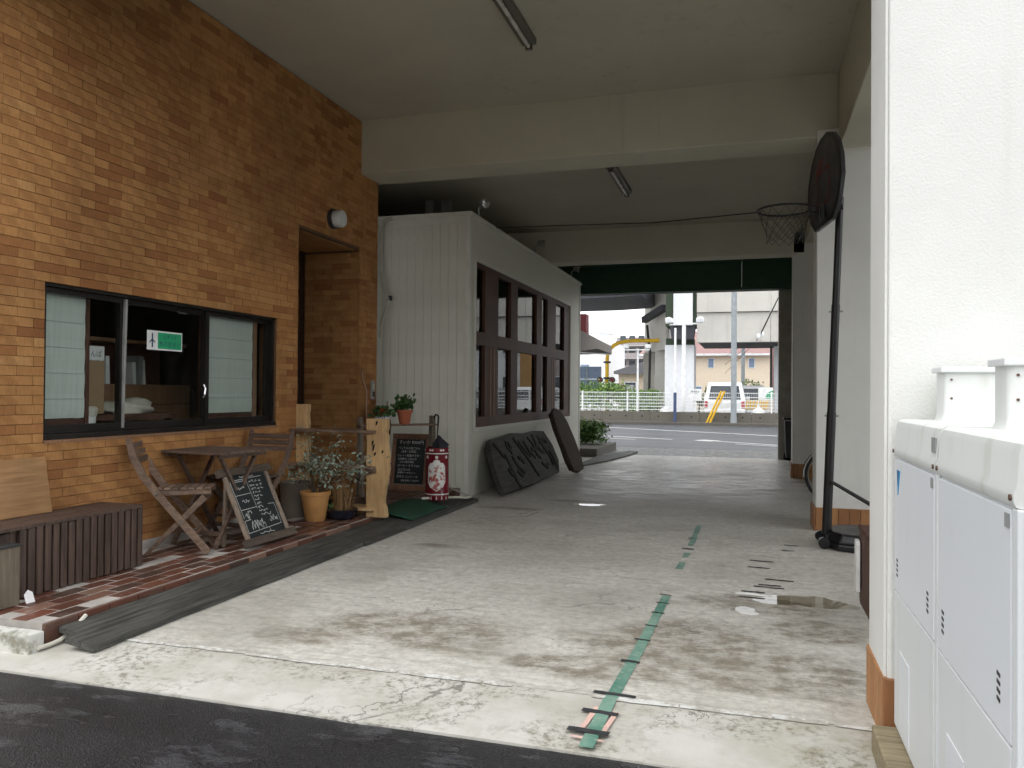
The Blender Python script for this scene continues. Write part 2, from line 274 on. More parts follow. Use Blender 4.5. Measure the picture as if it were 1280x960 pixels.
# ------------------------------------------------------------------ geometry helpers
class MB:
    def __init__(s): s.v = []; s.f = []; s.a = []
    def add(s, vs, fs, rnd=None):
        o = len(s.v); s.v += [tuple(x) for x in vs]; s.f += [tuple(i+o for i in f) for f in fs]
        s.a += [rnd if rnd is not None else .5]*len(fs); return s
    def box(s, x0, x1, y0, y1, z0, z1, rnd=None):
        return s.add([(x0, y0, z0), (x1, y0, z0), (x1, y1, z0), (x0, y1, z0), (x0, y0, z1), (x1, y0, z1), (x1, y1, z1), (x0, y1, z1)],
                     [(3, 2, 1, 0), (4, 5, 6, 7), (0, 1, 5, 4), (1, 2, 6, 5), (2, 3, 7, 6), (3, 0, 4, 7)], rnd)
    def bar(s, p, q, w, h, up=(0, 0, 1), rnd=None):
        p = Vector(p); q = Vector(q); d = (q-p).normalized(); u = Vector(up)
        if abs(d.dot(u)) > .98: u = Vector((1, 0, 0))
        r = d.cross(u).normalized(); u = r.cross(d).normalized(); r *= w/2; u *= h/2
        return s.add([p-r-u, p+r-u, p+r+u, p-r+u, q-r-u, q+r-u, q+r+u, q-r+u], [(0, 1, 2, 3), (7, 6, 5, 4), (1, 0, 4, 5), (2, 1, 5, 6), (3, 2, 6, 7), (0, 3, 7, 4)], rnd)
    def tube(s, pts, r, n=8, closed=False, rnd=None):
        pts = [Vector(p) for p in pts]; k = len(pts); rr = r if isinstance(r, (list, tuple)) else [r]*k; vs = []; fs = []; prev = None
        for i, p in enumerate(pts):
            a = pts[(i-1) % k] if (i > 0 or closed) else p; b = pts[(i+1) % k] if (i < k-1 or closed) else p
            d = (b-a).normalized()
            if prev is None:
                x = d.orthogonal().normalized()
            else:
                x = (prev-d*prev.dot(d)).normalized()
            prev = x; y = d.cross(x)
            vs += [p+(x*math.cos(t)+y*math.sin(t))*rr[i] for t in [2*math.pi*j/n for j in range(n)]]
        for i in range(k if closed else k-1):
            for j in range(n):
                a = i*n+j; b = i*n+(j+1) % n; c = ((i+1) % k)*n; fs.append((a, b, c+(j+1) % n, c+j))
        if not closed: fs += [tuple(range(n-1, -1, -1)), tuple((k-1)*n+j for j in range(n))]
        return s.add(vs, fs, rnd)
    def lathe(s, prof, c=(0, 0, 0), n=24, cap=True):
        vs = []; fs = []
        for r, z in prof: vs += [(c[0]+r*math.cos(2*math.pi*j/n), c[1]+r*math.sin(2*math.pi*j/n), c[2]+z) for j in range(n)]
        for i in range(len(prof)-1):
            for j in range(n): fs.append((i*n+j, i*n+(j+1) % n, (i+1)*n+(j+1) % n, (i+1)*n+j))
        if cap: fs += [tuple(range(n-1, -1, -1)), tuple((len(prof)-1)*n+j for j in range(n))]
        return s.add(vs, fs)
    def prism(s, pts, fn, t0, t1, rnd=None):
        n = len(pts); vs = [fn(a, b, t0) for a, b in pts]+[fn(a, b, t1) for a, b in pts]
        fs = [tuple(range(n-1, -1, -1)), tuple(range(n, 2*n))]+[(i, (i+1) % n, n+(i+1) % n, n+i) for i in range(n)]
        return s.add(vs, fs, rnd)
    def quad(s, a, b, c, d, rnd=None): return s.add([a, b, c, d], [(0, 1, 2, 3)], rnd)
    def mesh(s, name, mat, bevel=0, smooth=False, recalc=True):
        me = bpy.data.meshes.new(name); me.from_pydata(s.v, [], s.f)
        at = me.attributes.new('rnd', 'FLOAT', 'FACE'); at.data.foreach_set('value', s.a)
        if bevel or recalc:
            bm = bmesh.new(); bm.from_mesh(me)
            if recalc: bmesh.ops.recalc_face_normals(bm, faces=bm.faces)
            if bevel: bmesh.ops.bevel(bm, geom=[e for e in bm.edges if e.is_manifold and e.calc_face_angle(0) > .5], offset=bevel, segments=2, profile=.6, affect='EDGES')
            bm.to_mesh(me); bm.free()
        me.materials.append(M[mat])
        if smooth:
            me.polygons.foreach_set('use_smooth', [True]*len(me.polygons))
            if smooth != 'all': me.set_sharp_from_angle(angle=rad(40))
        me.update(); return me
    def build(s, name, mat, parent=None, bevel=0, smooth=False, recalc=True):
        return link(name, s.mesh(name, mat, bevel, smooth, recalc), parent)
def link(name, data, parent=None, loc=None):
    o = bpy.data.objects.new(name, data); COL.objects.link(o)
    if loc is not None: o.location = loc
    if parent is not None:
        o.parent = parent; o.matrix_parent_inverse = parent.get('_inv') and Matrix([parent['_inv'][i*4:i*4+4] for i in range(4)]) or Matrix.Identity(4)
    return o
ALL = []
def tag(o, label, cat=None, group=None, kind=None):
    if label: o['label'] = label
    if cat: o['category'] = cat
    if group: o['group'] = group
    if kind: o['kind'] = kind
    return o
def thing(name, label, cat, loc=(0, 0, 0), rz=0, group=None):
    o = bpy.data.objects.new(name, None); COL.objects.link(o); o.empty_display_size = .1; o.location = loc; o.rotation_euler = (0, 0, rz)
    iv = (Matrix.Translation(loc) @ Matrix.Rotation(rz, 4, 'Z')).inverted(); o['_inv'] = [iv[i][j] for i in range(4) for j in range(4)]; ALL.append(o)
    return tag(o, label, cat, group)
def proto(name, label, cat, group=None):          # things built round the origin, then moved
    return thing(name, label, cat, group=group)
def kids(o): return [c for c in bpy.data.objects if c.parent == o]
def copy_tree(o, parent=None):
    c = o.copy(); COL.objects.link(c)
    if parent is not None: c.parent = parent
    for k in kids(o): copy_tree(k, c)
    return c
def struct(o): o['kind'] = 'structure'; return o
def text_mesh(txt, size, name, mat, fn, parent, depth=0.):
    cu = bpy.data.curves.new(name, 'FONT'); cu.body = txt; cu.size = size; cu.align_x = 'LEFT'; cu.align_y = 'BOTTOM'; cu.resolution_u = 2
    t = bpy.data.objects.new('t', cu); COL.objects.link(t); dg = bpy.context.evaluated_depsgraph_get(); me = bpy.data.meshes.new_from_object(t.evaluated_get(dg)); bpy.data.objects.remove(t)
    for v in me.vertices: v.co = Vector(fn(v.co.x, v.co.y))
    me.materials.clear(); me.materials.append(M[mat]); return link(name, me, parent)
def leaves(mb, centers, size, rr, asp=.45, droop=.3):
    for c in centers:
        d = Vector((R_.gauss(0, 1), R_.gauss(0, 1), R_.gauss(.2, .7))).normalized(); s_ = d.cross(Vector((R_.gauss(0, 1), R_.gauss(0, 1), R_.gauss(0, 1)))).normalized()
        L = size*R_.uniform(.65, 1.3); c = Vector(c); w = s_*L*asp*.5
        mb.add([c, c+d*L*.5+w, c+d*L, c+d*L*.5-w], [(0, 1, 2, 3)], min(1, max(0, R_.gauss(.45, .28))))

# ------------------------------------------------------------------ the setting: ground, road, floor
W = -4.34
g = struct(MB().box(-400, 400, -60, 700, -.6, -.045).build('ground', 'ground_far'))
struct(MB().box(-14, 16, -14, 2.885, -.5, -.022).build('asphalt_forecourt', 'asphalt'))
struct(MB().box(-6.5, 4.5, 3.416, 16.9, -.4, 0).build('driveway_floor', 'concrete_floor'))
mb = MB(); N = 40
for i in range(N):
    x0 = -6.5+11*i/N; x1 = -6.5+11*(i+1)/N
    w = lambda x: 2.888+.006*math.sin(x*5)+.005*math.sin(x*13)
    mb.add([(x0, w(x0), -.014), (x1, w(x1), -.014), (x1, 3.411, -.001), (x0, 3.411, -.001), (x0, w(x0)-.006, -.2), (x1, w(x1)-.006, -.2)], [(0, 1, 2, 3), (4, 5, 1, 0)])
struct(mb.build('apron', 'apron_concrete', recalc=False))
struct(MB().box(-6.5, 4.5, 3.405, 3.42, -.3, -.006).build('expansion_joint', 'cable_dark'))
mb = MB(); x = -3.15                                    # broken white paint strip along the joint
while x < .45:
    L = R_.uniform(.12, .5); a = 3.395+R_.uniform(-.008, .008); w = R_.uniform(.02, .05)
    if R_.random() < .86:
        mb.add([(x, a, .003), (x+L*.5, a-R_.uniform(0, .012), .003), (x+L, a, .003), (x+L, a+w*R_.uniform(.6, 1), .003), (x+L*.4, a+w, .003), (x, a+w*R_.uniform(.6, 1), .003)], [(0, 1, 2, 3, 4, 5)])
    x += L+R_.uniform(-.01, .03)
struct(mb.build('joint_paint', 'worn_white'))
struct(MB().box(-9, 12, 16.905, 19.4, -.4, -.012).build('cobble_strip', 'cobble'))
struct(MB().box(-80, 80, 19.41, 34.0, -.4, -.03).build('road', 'road_asphalt'))
def roadline(x0, y0, x1, y1, w):
    d = Vector((x1-x0, y1-y0, 0)).normalized(); n = Vector((-d.y, d.x, 0))*w/2; a = Vector((x0, y0, -.0255)); b = Vector((x1, y1, -.0255))
    return struct(MB().quad(a-n, b-n, b+n, a+n).build('road_marking', 'road_white'))
roadline(-12, 34.5, 7.2, 22.8, .17); roadline(-6.5, 25.5, -2.2, 23.35, .14); roadline(-1.4, 23.35, 6, 18.2, .12); roadline(-1.45, 23.4, -.95, 23.05, .5); roadline(-7, 24.6, -3.2, 22.9, .10); roadline(-.4, 22.0, 4, 19.6, .1)
struct(MB().box(-80, 80, 34.0, 34.5, -.4, .10).build('kerb', 'kerb_concrete', bevel=.03))
struct(MB().box(-80, 80, 34.71, 90, -.4, .02).build('parking_lot', 'lot_ground'))
struct(MB().box(4.505, 14, 2.9, 19.4, -.4, -.02).build('side_yard', 'asphalt'))

# ------------------------------------------------------------------ the building that spans the drive
bl = thing('concrete_building', 'cream concrete building spanning the covered drive, with beams, ceiling and white pillars', 'building', (.9, 3.3, 0))
MB().box(-12, 3.2, 3.75, 8.22, 4.45, 8.5).build('ceiling', 'ceiling_paint', bl)
MB().box(-12, 3.2, 8.72, 13.2, 4.09, 8.4).build('ceiling', 'ceiling_paint', bl)
MB().box(-12, 3.2, 13.6, 17.25, 4.092, 8.4).build('ceiling', 'ceiling_paint', bl)
MB().box(-12, .798, 8.22, 8.72, 3.83, 8.6).build('ceiling_beam', 'stucco_cream', bl, bevel=.012)
MB().box(-12, .8, 13.2, 13.6, 3.545, 8.6).build('ceiling_beam', 'stucco_cream', bl, bevel=.012)
MB().box(.8, 1.25, 3.75, 17.2, 3.70, 4.6).build('side_beam', 'stucco_cream', bl, bevel=.01)
MB().box(3.0, 3.2, 8.3, 17.2, 0, 4.45).build('added_side_wall', 'stucco_cream', bl)  # unseen wall, added to keep side light out of the rear bays
MB().box(1.302, 3.0, 16.9, 17.2, 0, 4.1).build('end_wall', 'end_tile', bl)
for y0_, y1_ in ((8.22, 8.72), (13.2, 13.6)): MB().box(1.252, 2.998, y0_, y1_, 3.83, 8.5).build('ceiling_beam', 'stucco_cream', bl)
MB().box(-12, 5.2, 3.3, 3.748, 3.86, 9).build('facade_wall', 'stucco_white', bl)
MB().box(.50, 5.2, 3.3, 3.72, 0, 3.86).build('facade_wall', 'stucco_white', bl, bevel=.012)
def base_tiles(p, segs, z0=.0, z1=.225, w=.1, th=.02):
    cache = {}
    for (ax, c, a, b, out) in segs:       # ax: axis along which tiles run
        n = max(1, round((b-a)/w)); d = (b-a)/n
        for i in range(n):
            u0 = a+i*d+.002; u1 = a+(i+1)*d-.002; e = out*(th+R_.uniform(-.002, .003))
            o = MB()
            if ax == 'x': o.box(u0, u1, min(c, c+e), max(c, c+e), z0, z1)
            else: o.box(min(c, c+e), max(c, c+e), u0, u1, z0, z1)
            o.build('tile', 'base_tile', p, bevel=.003)
nearp = MB().box(.488, .4995, 3.315, 3.70, .2, 3.86).build('pillar', 'stucco_white', bl, bevel=.004)
base_tiles(nearp, [('y', .5, 3.30, 3.72, -1), ('x', 3.3, .482, .62, -1)], 0, .245)
p2 = MB().box(.6, 1.30, 8.2, 8.62, 0, 3.9).build('pillar', 'stucco_white', bl, bevel=.012); base_tiles(p2, [('y', .6, 8.18, 8.62, -1), ('x', 8.2, .60, 1.30, -1)])
p3 = MB().box(.62, 1.30, 13.2, 13.62, 0, 3.9).build('pillar', 'stucco_white', bl, bevel=.012); base_tiles(p3, [('y', .62, 13.18, 13.62, -1), ('x', 13.2, .62, 1.30, -1)])
ew = MB().box(.52, 1.30, 16.85, 17.2, 0, 4.1).build('end_wall', 'end_tile', bl)
t_ = MB()
for k in range(30):
    for j in range(3): t_.box(.53+j*.105, .625+j*.105, 16.838, 16.851, .03+k*.115, .135+k*.115, R_.random())
tag(t_.build('tile', 'end_tile', ew), None, kind='stuff')
MB().box(.70, .79, 16.82, 16.838, 1.22, 1.36).build('outlet_box', 'steel_grey', ew, bevel=.006)
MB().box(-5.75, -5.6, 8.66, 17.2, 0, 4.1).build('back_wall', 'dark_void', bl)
for x in (-4.55, -4.30): MB().box(x, x+.12, 10.6, 10.7, 3.55, 4.09).build('steel_post', 'steel_grey', bl)
gb = thing('steel_beam', 'dark green steel beam over the far end of the drive', 'beam', (-2, 16.5, 3.36))
q = MB().box(-5.55, -.2, 16.5, 16.62, 3.45, 3.98).build('web_plate', 'green_steel', gb); MB().box(-5.55, .95, 16.42, 16.70, 3.40, 3.45).build('flange', 'green_steel', gb); MB().box(-5.55, -.2, 16.42, 16.70, 3.98, 4.03).build('flange', 'green_steel', gb)
MB().box(-.196, .95, 16.40, 16.70, 3.452, 4.03).build('cover_box', 'green_steel', gb, bevel=.01)
MB().tube([(-5.5, 16.45, 3.375), (.9, 16.45, 3.375)], .012).build('rail', 'steel_grey', gb)

# ------------------------------------------------------------------ brick wall with window and door recess
BP, BL_ = .0608, .2365          # row pitch, brick pitch
Y0, Y1, ZT, ZB = 3.18, 8.655, 4.45, .12
WY0, WY1, WZ0, WZ1 = 3.97, 6.57, .985, 2.035
DY0, DY1, DZ = 6.92, 8.20, 2.955
bw = thing('brick_wall', 'tan and brown brick tile wall along the left of the covered drive', 'wall', (W, 5.5, .12))
def inopen(y, z): return (WY0 < y < WY1 and WZ0 < z < WZ1) or (DY0 < y < DY1 and z < DZ)
core = MB()
for (a, b, z0, z1) in ((Y0, WY0, ZB, ZT), (WY0, WY1, ZB, WZ0), (WY0, WY1, WZ1, ZT), (WY1, DY0, ZB, ZT), (DY0, DY1, DZ, ZT), (DY1, Y1, ZB, ZT)):
    core.box(W-.20, W-.012, a+.0005, b-.0005, z0-.1 if z0 == ZB else z0, z1-.001)
core.box(W-.72, W-.201, DY1, DY1+.2, .02, DZ); core.box(W-.72, W-.201, DY0-.2, DY0, .02, DZ); core.box(W-.8, W-.201, DY0, DY1, DZ, DZ+.1)
core.build('wall_core', 'brick_core', bw, recalc=False)
cells = []      # (y0,y1,z0,z1)
def cut(y, z0, z1):
    pass
rows = int((ZT-ZB)/BP)+1
for r in range(rows):
    z0 = ZB+r*BP; z1 = min(z0+BP, ZT)
    if z1-z0 < .015: continue
    off = (.5 if r % 2 else 0)*BL_; y = Y0-off
    zc = (z0+z1)/2
    holes = []
    if WZ0 < zc < WZ1: holes.append((WY0, WY1))
    if zc < DZ: holes.append((DY0, DY1))
    while y < Y1:
        segs = [(max(y, Y0), min(y+BL_, Y1))]
        for (h0, h1) in holes:
            ns = []
            for (a, b) in segs:
                if b <= h0 or a >= h1: ns.append((a, b))
                else:
                    if a < h0: ns.append((a, h0))
                    if b > h1: ns.append((h1, b))
            segs = ns
        for (a, b) in segs:
            if b-a > .02: cells.append((a, b, z0, z1))
        y += BL_
def proj(p):
    q = Vector(p)-Vector((0, 0, CAMH)); d = q.dot(cF)
    return 640+987.34*q.dot(cR)/d, 480-987.34*q.dot(cU)/d, d
def brick_rnd():
    u = R_.random()
    return R_.uniform(0, .2) if u < .12 else min(.95, max(.14, R_.gauss(.50, .20)))
big = []; rest = []
for c in cells:
    px, py, d = proj((W, (c[0]+c[1])/2, (c[2]+c[3])/2))
    vis = 8 < px < 1275 and 6 < py < 640 and (c[1]-c[0]) > .2 and c[3]-c[2] > .05
    (big if vis else rest).append((d, c))
big.sort(); rest += big[290:]; big = big[:290]
variants = {}
def brick_mesh(L, H, k):
    key = (round(L, 3), round(H, 3), k)
    if key not in variants:
        rv = brick_rnd(); d = R_.uniform(-.0018, .0018); o = MB(); h = .0016
        y0, y1, z0, z1 = -L/2+h, L/2-h, -H/2+.0015, H/2-.0015
        o.box(-.0118, .004+d, y0, y1, z0, z1, rv); me = o.mesh('brick', 'brick', bevel=.0016)
        variants[key] = me
    return variants[key]
for d, c in big:
    link('brick', brick_mesh(c[1]-c[0], c[3]-c[2], R_.randrange(28)), bw, (W, (c[0]+c[1])/2, (c[2]+c[3])/2))
o = MB()
for d, c in rest:
    e = R_.uniform(-.0018, .0018)+.004; o.box(W-.0118, W+e, c[0]+.0016, c[1]-.0016, c[2]+.0015, c[3]-.0015, brick_rnd())
for r in range(int((DZ-ZB)/BP)):                        # far side of the door recess, and its soffit
    z0 = ZB+r*BP; x = W-.7-(.5 if r % 2 else 0)*BL_
    while x < W-.013:
        a = max(x, W-.7); b = min(x+BL_, W-.0125)
        if b-a > .02: o.box(a+.0016, b-.0016, DY1-.014+R_.uniform(-.0018, .0018), DY1-.0003, z0+.0015, z0+BP-.0015, brick_rnd())
        x += BL_
for i in range(11):
    for j in range(6): o.box(W-.7+i*.0635, W-.7+i*.0635+.06, DY0+j*.2135+.002, DY0+(j+1)*.2135-.002, DZ-.010, DZ-.0005, brick_rnd()) if W-.7+i*.0635+.06 < W-.012 else None
for r in range(int((ZT-ZB)/BP)):                        # end of the wall beside the annex
    z0 = ZB+r*BP; o.box(W-.2, W-.013, Y1-.002, Y1+.012, z0+.0015, z0+BP-.0015, brick_rnd())
st = o.build('brick', 'brick', bw, bevel=0); st['kind'] = 'stuff'
MB().box(W-.03, W+.006, Y0, DY0, .02, .19).build('footing', 'mortar_pale', bw)
dr = MB().box(W-.78, W-.72, DY0-.02, DY1+.02, .12, DZ).build('door', 'door_dark', bw)
MB().tube([(W-.70, 7.95, .95), (W-.67, 7.95, .95), (W-.67, 7.95, 1.35), (W-.70, 7.95, 1.35)], .011).build('handle', 'chrome', dr)
MB().box(W-.725, W-.69, DY0, DY0+.06, .12, DZ-.02).build('frame', 'door_dark', dr)
# window
wn_ = MB(); xf0, xf1 = W-.13, W-.055
wn_.box(xf0, W-.006, WY0+.001, WY1-.001, WZ0, WZ0+.035); wn_.box(xf0, xf1+.03, WY0+.001, WY1-.001, WZ1-.05, WZ1-.001); wn_.box(xf0, xf1+.02, WY0+.001, WY0+.035, WZ0+.035, WZ1-.05); wn_.box(xf0, xf1+.02, WY1-.035, WY1-.001, WZ0+.035, WZ1-.05)
sw = wn_.build('sliding_window', 'aluminium_bronze', bw)
for (a, b, xx) in ((WY0+.036, 4.73, W-.085), (4.69, 5.67, W-.11), (5.63, WY1-.036, W-.085)):
    z0, z1 = WZ0+.036, WZ1-.051; f = MB()
    f.box(xx-.012, xx+.012, a, a+.045, z0, z1); f.box(xx-.012, xx+.012, b-.045, b, z0, z1); f.box(xx-.012, xx+.012, a+.045, b-.045, z0, z0+.055); f.box(xx-.012, xx+.012, a+.045, b-.045, z1-.035, z1); f.build('sash_frame', 'aluminium_bronze', sw)
    MB().box(xx-.003, xx+.003, a+.044, b-.044, z0+.054, z1-.034).build('glass_pane', 'pane', sw)
MB().bar((W-.075, 4.715, WZ0+.05), (W-.055, 4.715, WZ1-.06), .02, .02).build('mullion', 'steel_grey', sw)
MB().box(W-.05, W+.010, WY0, WY1, WZ0-.022, WZ0-.001).build('sill', 'frame_light', sw)
def blind(y0, y1, z0):
    o = MB(); nz = 26
    for i in range(nz):
        za = z0+(WZ1-.05-z0)*i/nz; zb = z0+(WZ1-.05-z0)*(i+1)/nz
        da = .006*abs(math.sin(i*math.pi/5.2)); db = .006*abs(math.sin((i+1)*math.pi/5.2)); x = W-.16
        o.quad((x+da, y0, za), (x+da, y1, za), (x+db, y1, zb), (x+db, y0, zb))
    b = o.build('blind', 'blind_cloth', sw, smooth=True)
    for k in range(5): zz = z0+.13+k*.175; MB().box(W-.157, W-.1515, y0, y1, zz, zz+.005).build('blind_seam', 'label_grey', sw)
    return b
blind(WY0-.02, 4.45, WZ0+.13); blind(5.76, 6.40, WZ0+.13)
for (a, b) in ((WY0-.02, 4.46), (5.69, 6.46)):
    MB().box(W-.19, W-.163, a, b, WZ0+.03, WZ0+.125).build('inner_rail', 'brown_frame', sw)
MB().box(W-.19, W-.155, 5.685, 5.755, WZ0+.03, WZ1-.05).build('inner_stile', 'brown_frame', sw); MB().box(W-.19, W-.155, 6.41, 6.47, WZ0+.03, WZ1-.05).build('inner_stile', 'frame_light', sw); MB().box(W-.19, W-.155, 4.455, 4.49, WZ0+.03, WZ1-.05).build('inner_stile', 'brown_frame', sw)
MB().tube([(W-.07, 5.60, 1.25), (W-.055, 5.60, 1.28), (W-.055, 5.61, 1.33), (W-.07, 5.61, 1.36)], .008).build('latch', 'chrome', sw)
# sticker on the middle pane
xs = W-.104
stk = MB().box(xs, xs+.002, 4.985, 5.375, 1.625, 1.775).build('sticker', 'sign_white', sw); stk['label'] = 'green and white sticker with a tree emblem on the middle pane'
MB().box(xs+.002, xs+.003, 5.10, 5.365, 1.637, 1.763).build('print_field', 'sign_green', sw)
em = MB().box(xs+.002, xs+.003, 5.034, 5.048, 1.645, 1.755); 
em.prism([(5.041, 1.715), (5.072, 1.688), (5.072, 1.678), (5.041, 1.70), (5.010, 1.678), (5.010, 1.688)], lambda a, b, t: (xs+t, a, b), .002, .0031); em.build('tree_emblem', 'logo_navy', sw)
text_mesh('じずっく', .040, 'lettering', 'logo_navy', lambda x, y: (xs+.0036, 5.155+x, 1.708+y), sw)
text_mesh('木の住まい', .050, 'lettering', 'logo_navy', lambda x, y: (xs+.0036, 5.108+x, 1.648+y), sw)
text_mesh('Room Shop', .022, 'lettering', 'label_grey', lambda x, y: (xs+.0036, 5.32+x, 1.93+y), sw)
# room behind the window
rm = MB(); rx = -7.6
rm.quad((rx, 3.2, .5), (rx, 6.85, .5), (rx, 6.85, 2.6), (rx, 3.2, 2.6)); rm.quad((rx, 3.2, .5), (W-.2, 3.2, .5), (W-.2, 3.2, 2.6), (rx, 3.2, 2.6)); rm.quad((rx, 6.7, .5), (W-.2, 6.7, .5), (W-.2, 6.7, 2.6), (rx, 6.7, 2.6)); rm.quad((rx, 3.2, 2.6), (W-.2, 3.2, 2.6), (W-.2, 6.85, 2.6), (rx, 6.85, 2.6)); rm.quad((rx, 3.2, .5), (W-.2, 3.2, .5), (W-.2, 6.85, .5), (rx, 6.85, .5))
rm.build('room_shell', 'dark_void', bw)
cb = thing('storage_cabinet', 'brown cabinet with paper stacks inside the room behind the window', 'cabinet', (-5.3, 5.75, .5))
MB().box(-5.55, -5.15, 5.2, 6.35, .5, 1.18).build('body', 'cabinet_wood', cb, bevel=.004); MB().box(-5.55, -5.15, 5.2, 6.35, 1.185, 1.36).build('drawer', 'cabinet_wood', cb, bevel=.004)
MB().box(-5.55, -5.5, 5.2, 6.35, 1.36, 1.72).build('back_panel', 'brown_frame', cb); MB().box(-5.55, -5.2, 5.2, 6.35, 1.72, 1.75).build('shelf', 'cabinet_wood', cb)
y = 5.25
for k in range(8):
    t = R_.uniform(.02, .06); bo = tag(MB().bar((-5.33, y, 1.361), (-5.33, y+R_.uniform(-.02, .03), 1.361+R_.uniform(.18, .26)), .18, t, up=(0, 1, 0)).build('paper_folder', 'paper_white' if k % 3 else 'label_grey'), ('leftmost', 'second', 'third', 'fourth', 'fifth', 'sixth', 'seventh', 'rightmost')[k]+' of the pale paper folders standing on the indoor cabinet, counted from the left', 'folder', 'folders on the indoor cabinet'); y += t+.012+ (.25 if k == 4 else 0)
bx_ = tag(MB().box(-4.98, -4.72, 4.62, 4.86, 1.13, 1.53).build('cardboard_box', 'cardboard', bevel=.004), 'brown cardboard box standing indoors next to the left blind', 'box')
tb = thing('work_table', 'dark indoor table under the window inside the room', 'table', (-4.95, 4.9, .5)); MB().box(-5.3, -4.62, 4.05, 5.55, 1.08, 1.125).build('tabletop', 'brown_frame', tb)
for a in (-5.25, -4.67):
    for b in (4.1, 5.5): MB().box(a-.025, a+.025, b-.025, b+.025, .5, 1.08).build('leg', 'brown_frame', tb)
pp = thing('paper_notice', 'white paper with black lettering on the cardboard box indoors', 'paper', (-4.72, 4.72, 1.535)); MB().box(-4.72, -4.715, 4.64, 4.85, 1.535, 1.64).build('sheet', 'paper_white', pp); text_mesh('あんぱ', .055, 'lettering', 'logo_navy', lambda x, y: (-4.7135, 4.66+x, 1.55+y), pp)
def lump(name, mat, c, r, label, cat):
    bm = bmesh.new(); bmesh.ops.create_icosphere(bm, subdivisions=3, radius=1)
    for v in bm.verts:
        k = 1+.12*math.sin(v.co.x*5+v.co.y*3)+.1*math.sin(v.co.z*7+v.co.y*4); v.co = Vector((c[0]+v.co.x*r[0]*k, c[1]+v.co.y*r[1]*k, c[2]+max(v.co.z, -.75)*r[2]*k))
    me = bpy.data.meshes.new(name); bm.to_mesh(me); bm.free(); me.materials.append(M[mat]); me.polygons.foreach_set('use_smooth', [True]*len(me.polygons)); return tag(link(name, me), label, cat)
lump('cloth_bundle', 'pot_white', (-4.80, 5.18, 1.165), (.14, .28, .075), 'pale cloth bundle lying on the indoor table below the sticker', 'cloth')
bk = thing('waste_bin', 'pale bin with a bag folded over its rim, indoors by the left blind', 'bin', (-4.78, 4.60, .9)); MB().lathe([(.09, .9), (.105, 1.17)], (-4.66, 4.58, 0), 20).build('bin_body', 'paper_white', bk, smooth=True); MB().lathe([(.108, 1.12), (.114, 1.175), (.10, 1.19), (.09, 1.17)], (-4.66, 4.58, 0), 20, cap=False).build('bag', 'pot_white', bk, smooth=True)
wlp = thing('wall_lamp', 'round frosted wall lamp above the door recess on the brick wall', 'lamp', (W, 7.55, 3.165))
def xl(mb, prof, c, n=24):
    vs = []; fs = []
    for r, x in prof: vs += [(c[0]+x, c[1]+r*math.cos(2*math.pi*j/n), c[2]+r*math.sin(2*math.pi*j/n)) for j in range(n)]
    for i in range(len(prof)-1):
        for j in range(n): fs.append((i*n+j, i*n+(j+1) % n, (i+1)*n+(j+1) % n, (i+1)*n+j))
    fs += [tuple(range(n-1, -1, -1)), tuple((len(prof)-1)*n+j for j in range(n))]
    return mb.add(vs, fs)
xl(MB(), [(.105, .005), (.105, .05)], (W, 7.56, 3.165)).build('base_ring', 'cable_dark', wlp, smooth=True); xl(MB(), [(.09, .05), (.093, .08), (.093, .125), (.085, .14)], (W, 7.56, 3.165)).build('diffuser', 'lamp_frost', wlp, smooth=True)
ic = thing('intercom', 'small grey intercom plate on the brick wall beside the white annex', 'intercom', (W, 8.53, 1.25)); MB().box(W+.004, W+.03, 8.49, 8.57, 1.22, 1.44).build('plate', 'steel_grey', ic, bevel=.006); MB().box(W+.03, W+.036, 8.51, 8.55, 1.34, 1.40).build('button', 'pot_white', ic, bevel=.002); MB().box(W+.03, W+.034, 8.505, 8.555, 1.25, 1.31).build('grille', 'cable_dark', ic)
tag(MB().tube([(W+.02, 8.25, 1.55), (W+.02, 8.28, 1.45), (W+.025, 8.36, 1.32), (W+.02, 8.37, 1.1), (W+.02, 8.38, .8), (W+.02, 8.42, .5), (W+.02, 8.44, .15)], .008, 6).build('door_cable', 'cable_pink', smooth=True), 'thin pinkish cable hanging down the brick beside the door', 'cable')

# ------------------------------------------------------------------ brick paved step
SX0, SX1, SY0, SY1 = W+.008, -3.46, 3.18, 9.24
stp = thing('brick_step', 'low red brick paved step along the foot of the brick wall', 'step', (-3.9, 6, 0))
MB().box(W-.05, SX1-.004, SY0+.003, SY1, -.1, .1185).build('mortar_bed', 'mortar_pale', stp)
pm = []
for k in range(26):
    b = MB(); b.box(-.048, .048, -.1015, .1015, -.03, 0, min(1, max(0, R_.gauss(.5, .3)))); pm.append(b.mesh('brick', 'paver', bevel=.003))
nx = 8; px_ = (SX1-SX0)/nx
pr_ = []
for i in range(nx):
    y = SY0+(.105 if i % 2 else 0); 
    while y+.21 < SY1+.01:
        pr_.append((SX0+(i+.5)*px_, y+.105)); y += .212
pr_.sort(key=lambda p: -p[0]+p[1]*.3)
for k, (x, y) in enumerate(pr_):
    ob = link('brick', pm[R_.randrange(26)], stp, (x, y, .12+R_.uniform(-.002, .002))); ob.scale = (px_/.1055, 1, 1)
em = [MB().box(-.012, .012, -.1035, .1035, -.055, .055, min(1, max(0, R_.gauss(.45, .3)))).mesh('brick', 'paver', bevel=.003) for k in range(10)]
y = SY0+.105
while y < SY1-.1: link('brick', em[R_.randrange(10)], stp, (SX1+.006, y, .058)); y += .214
tag(MB().box(-4.4, -3.435, 3.075, 3.172, -.1, .088).build('kerb_block', 'kerb_white', bevel=.012), 'white painted kerb block at the near end of the brick step', 'kerb')
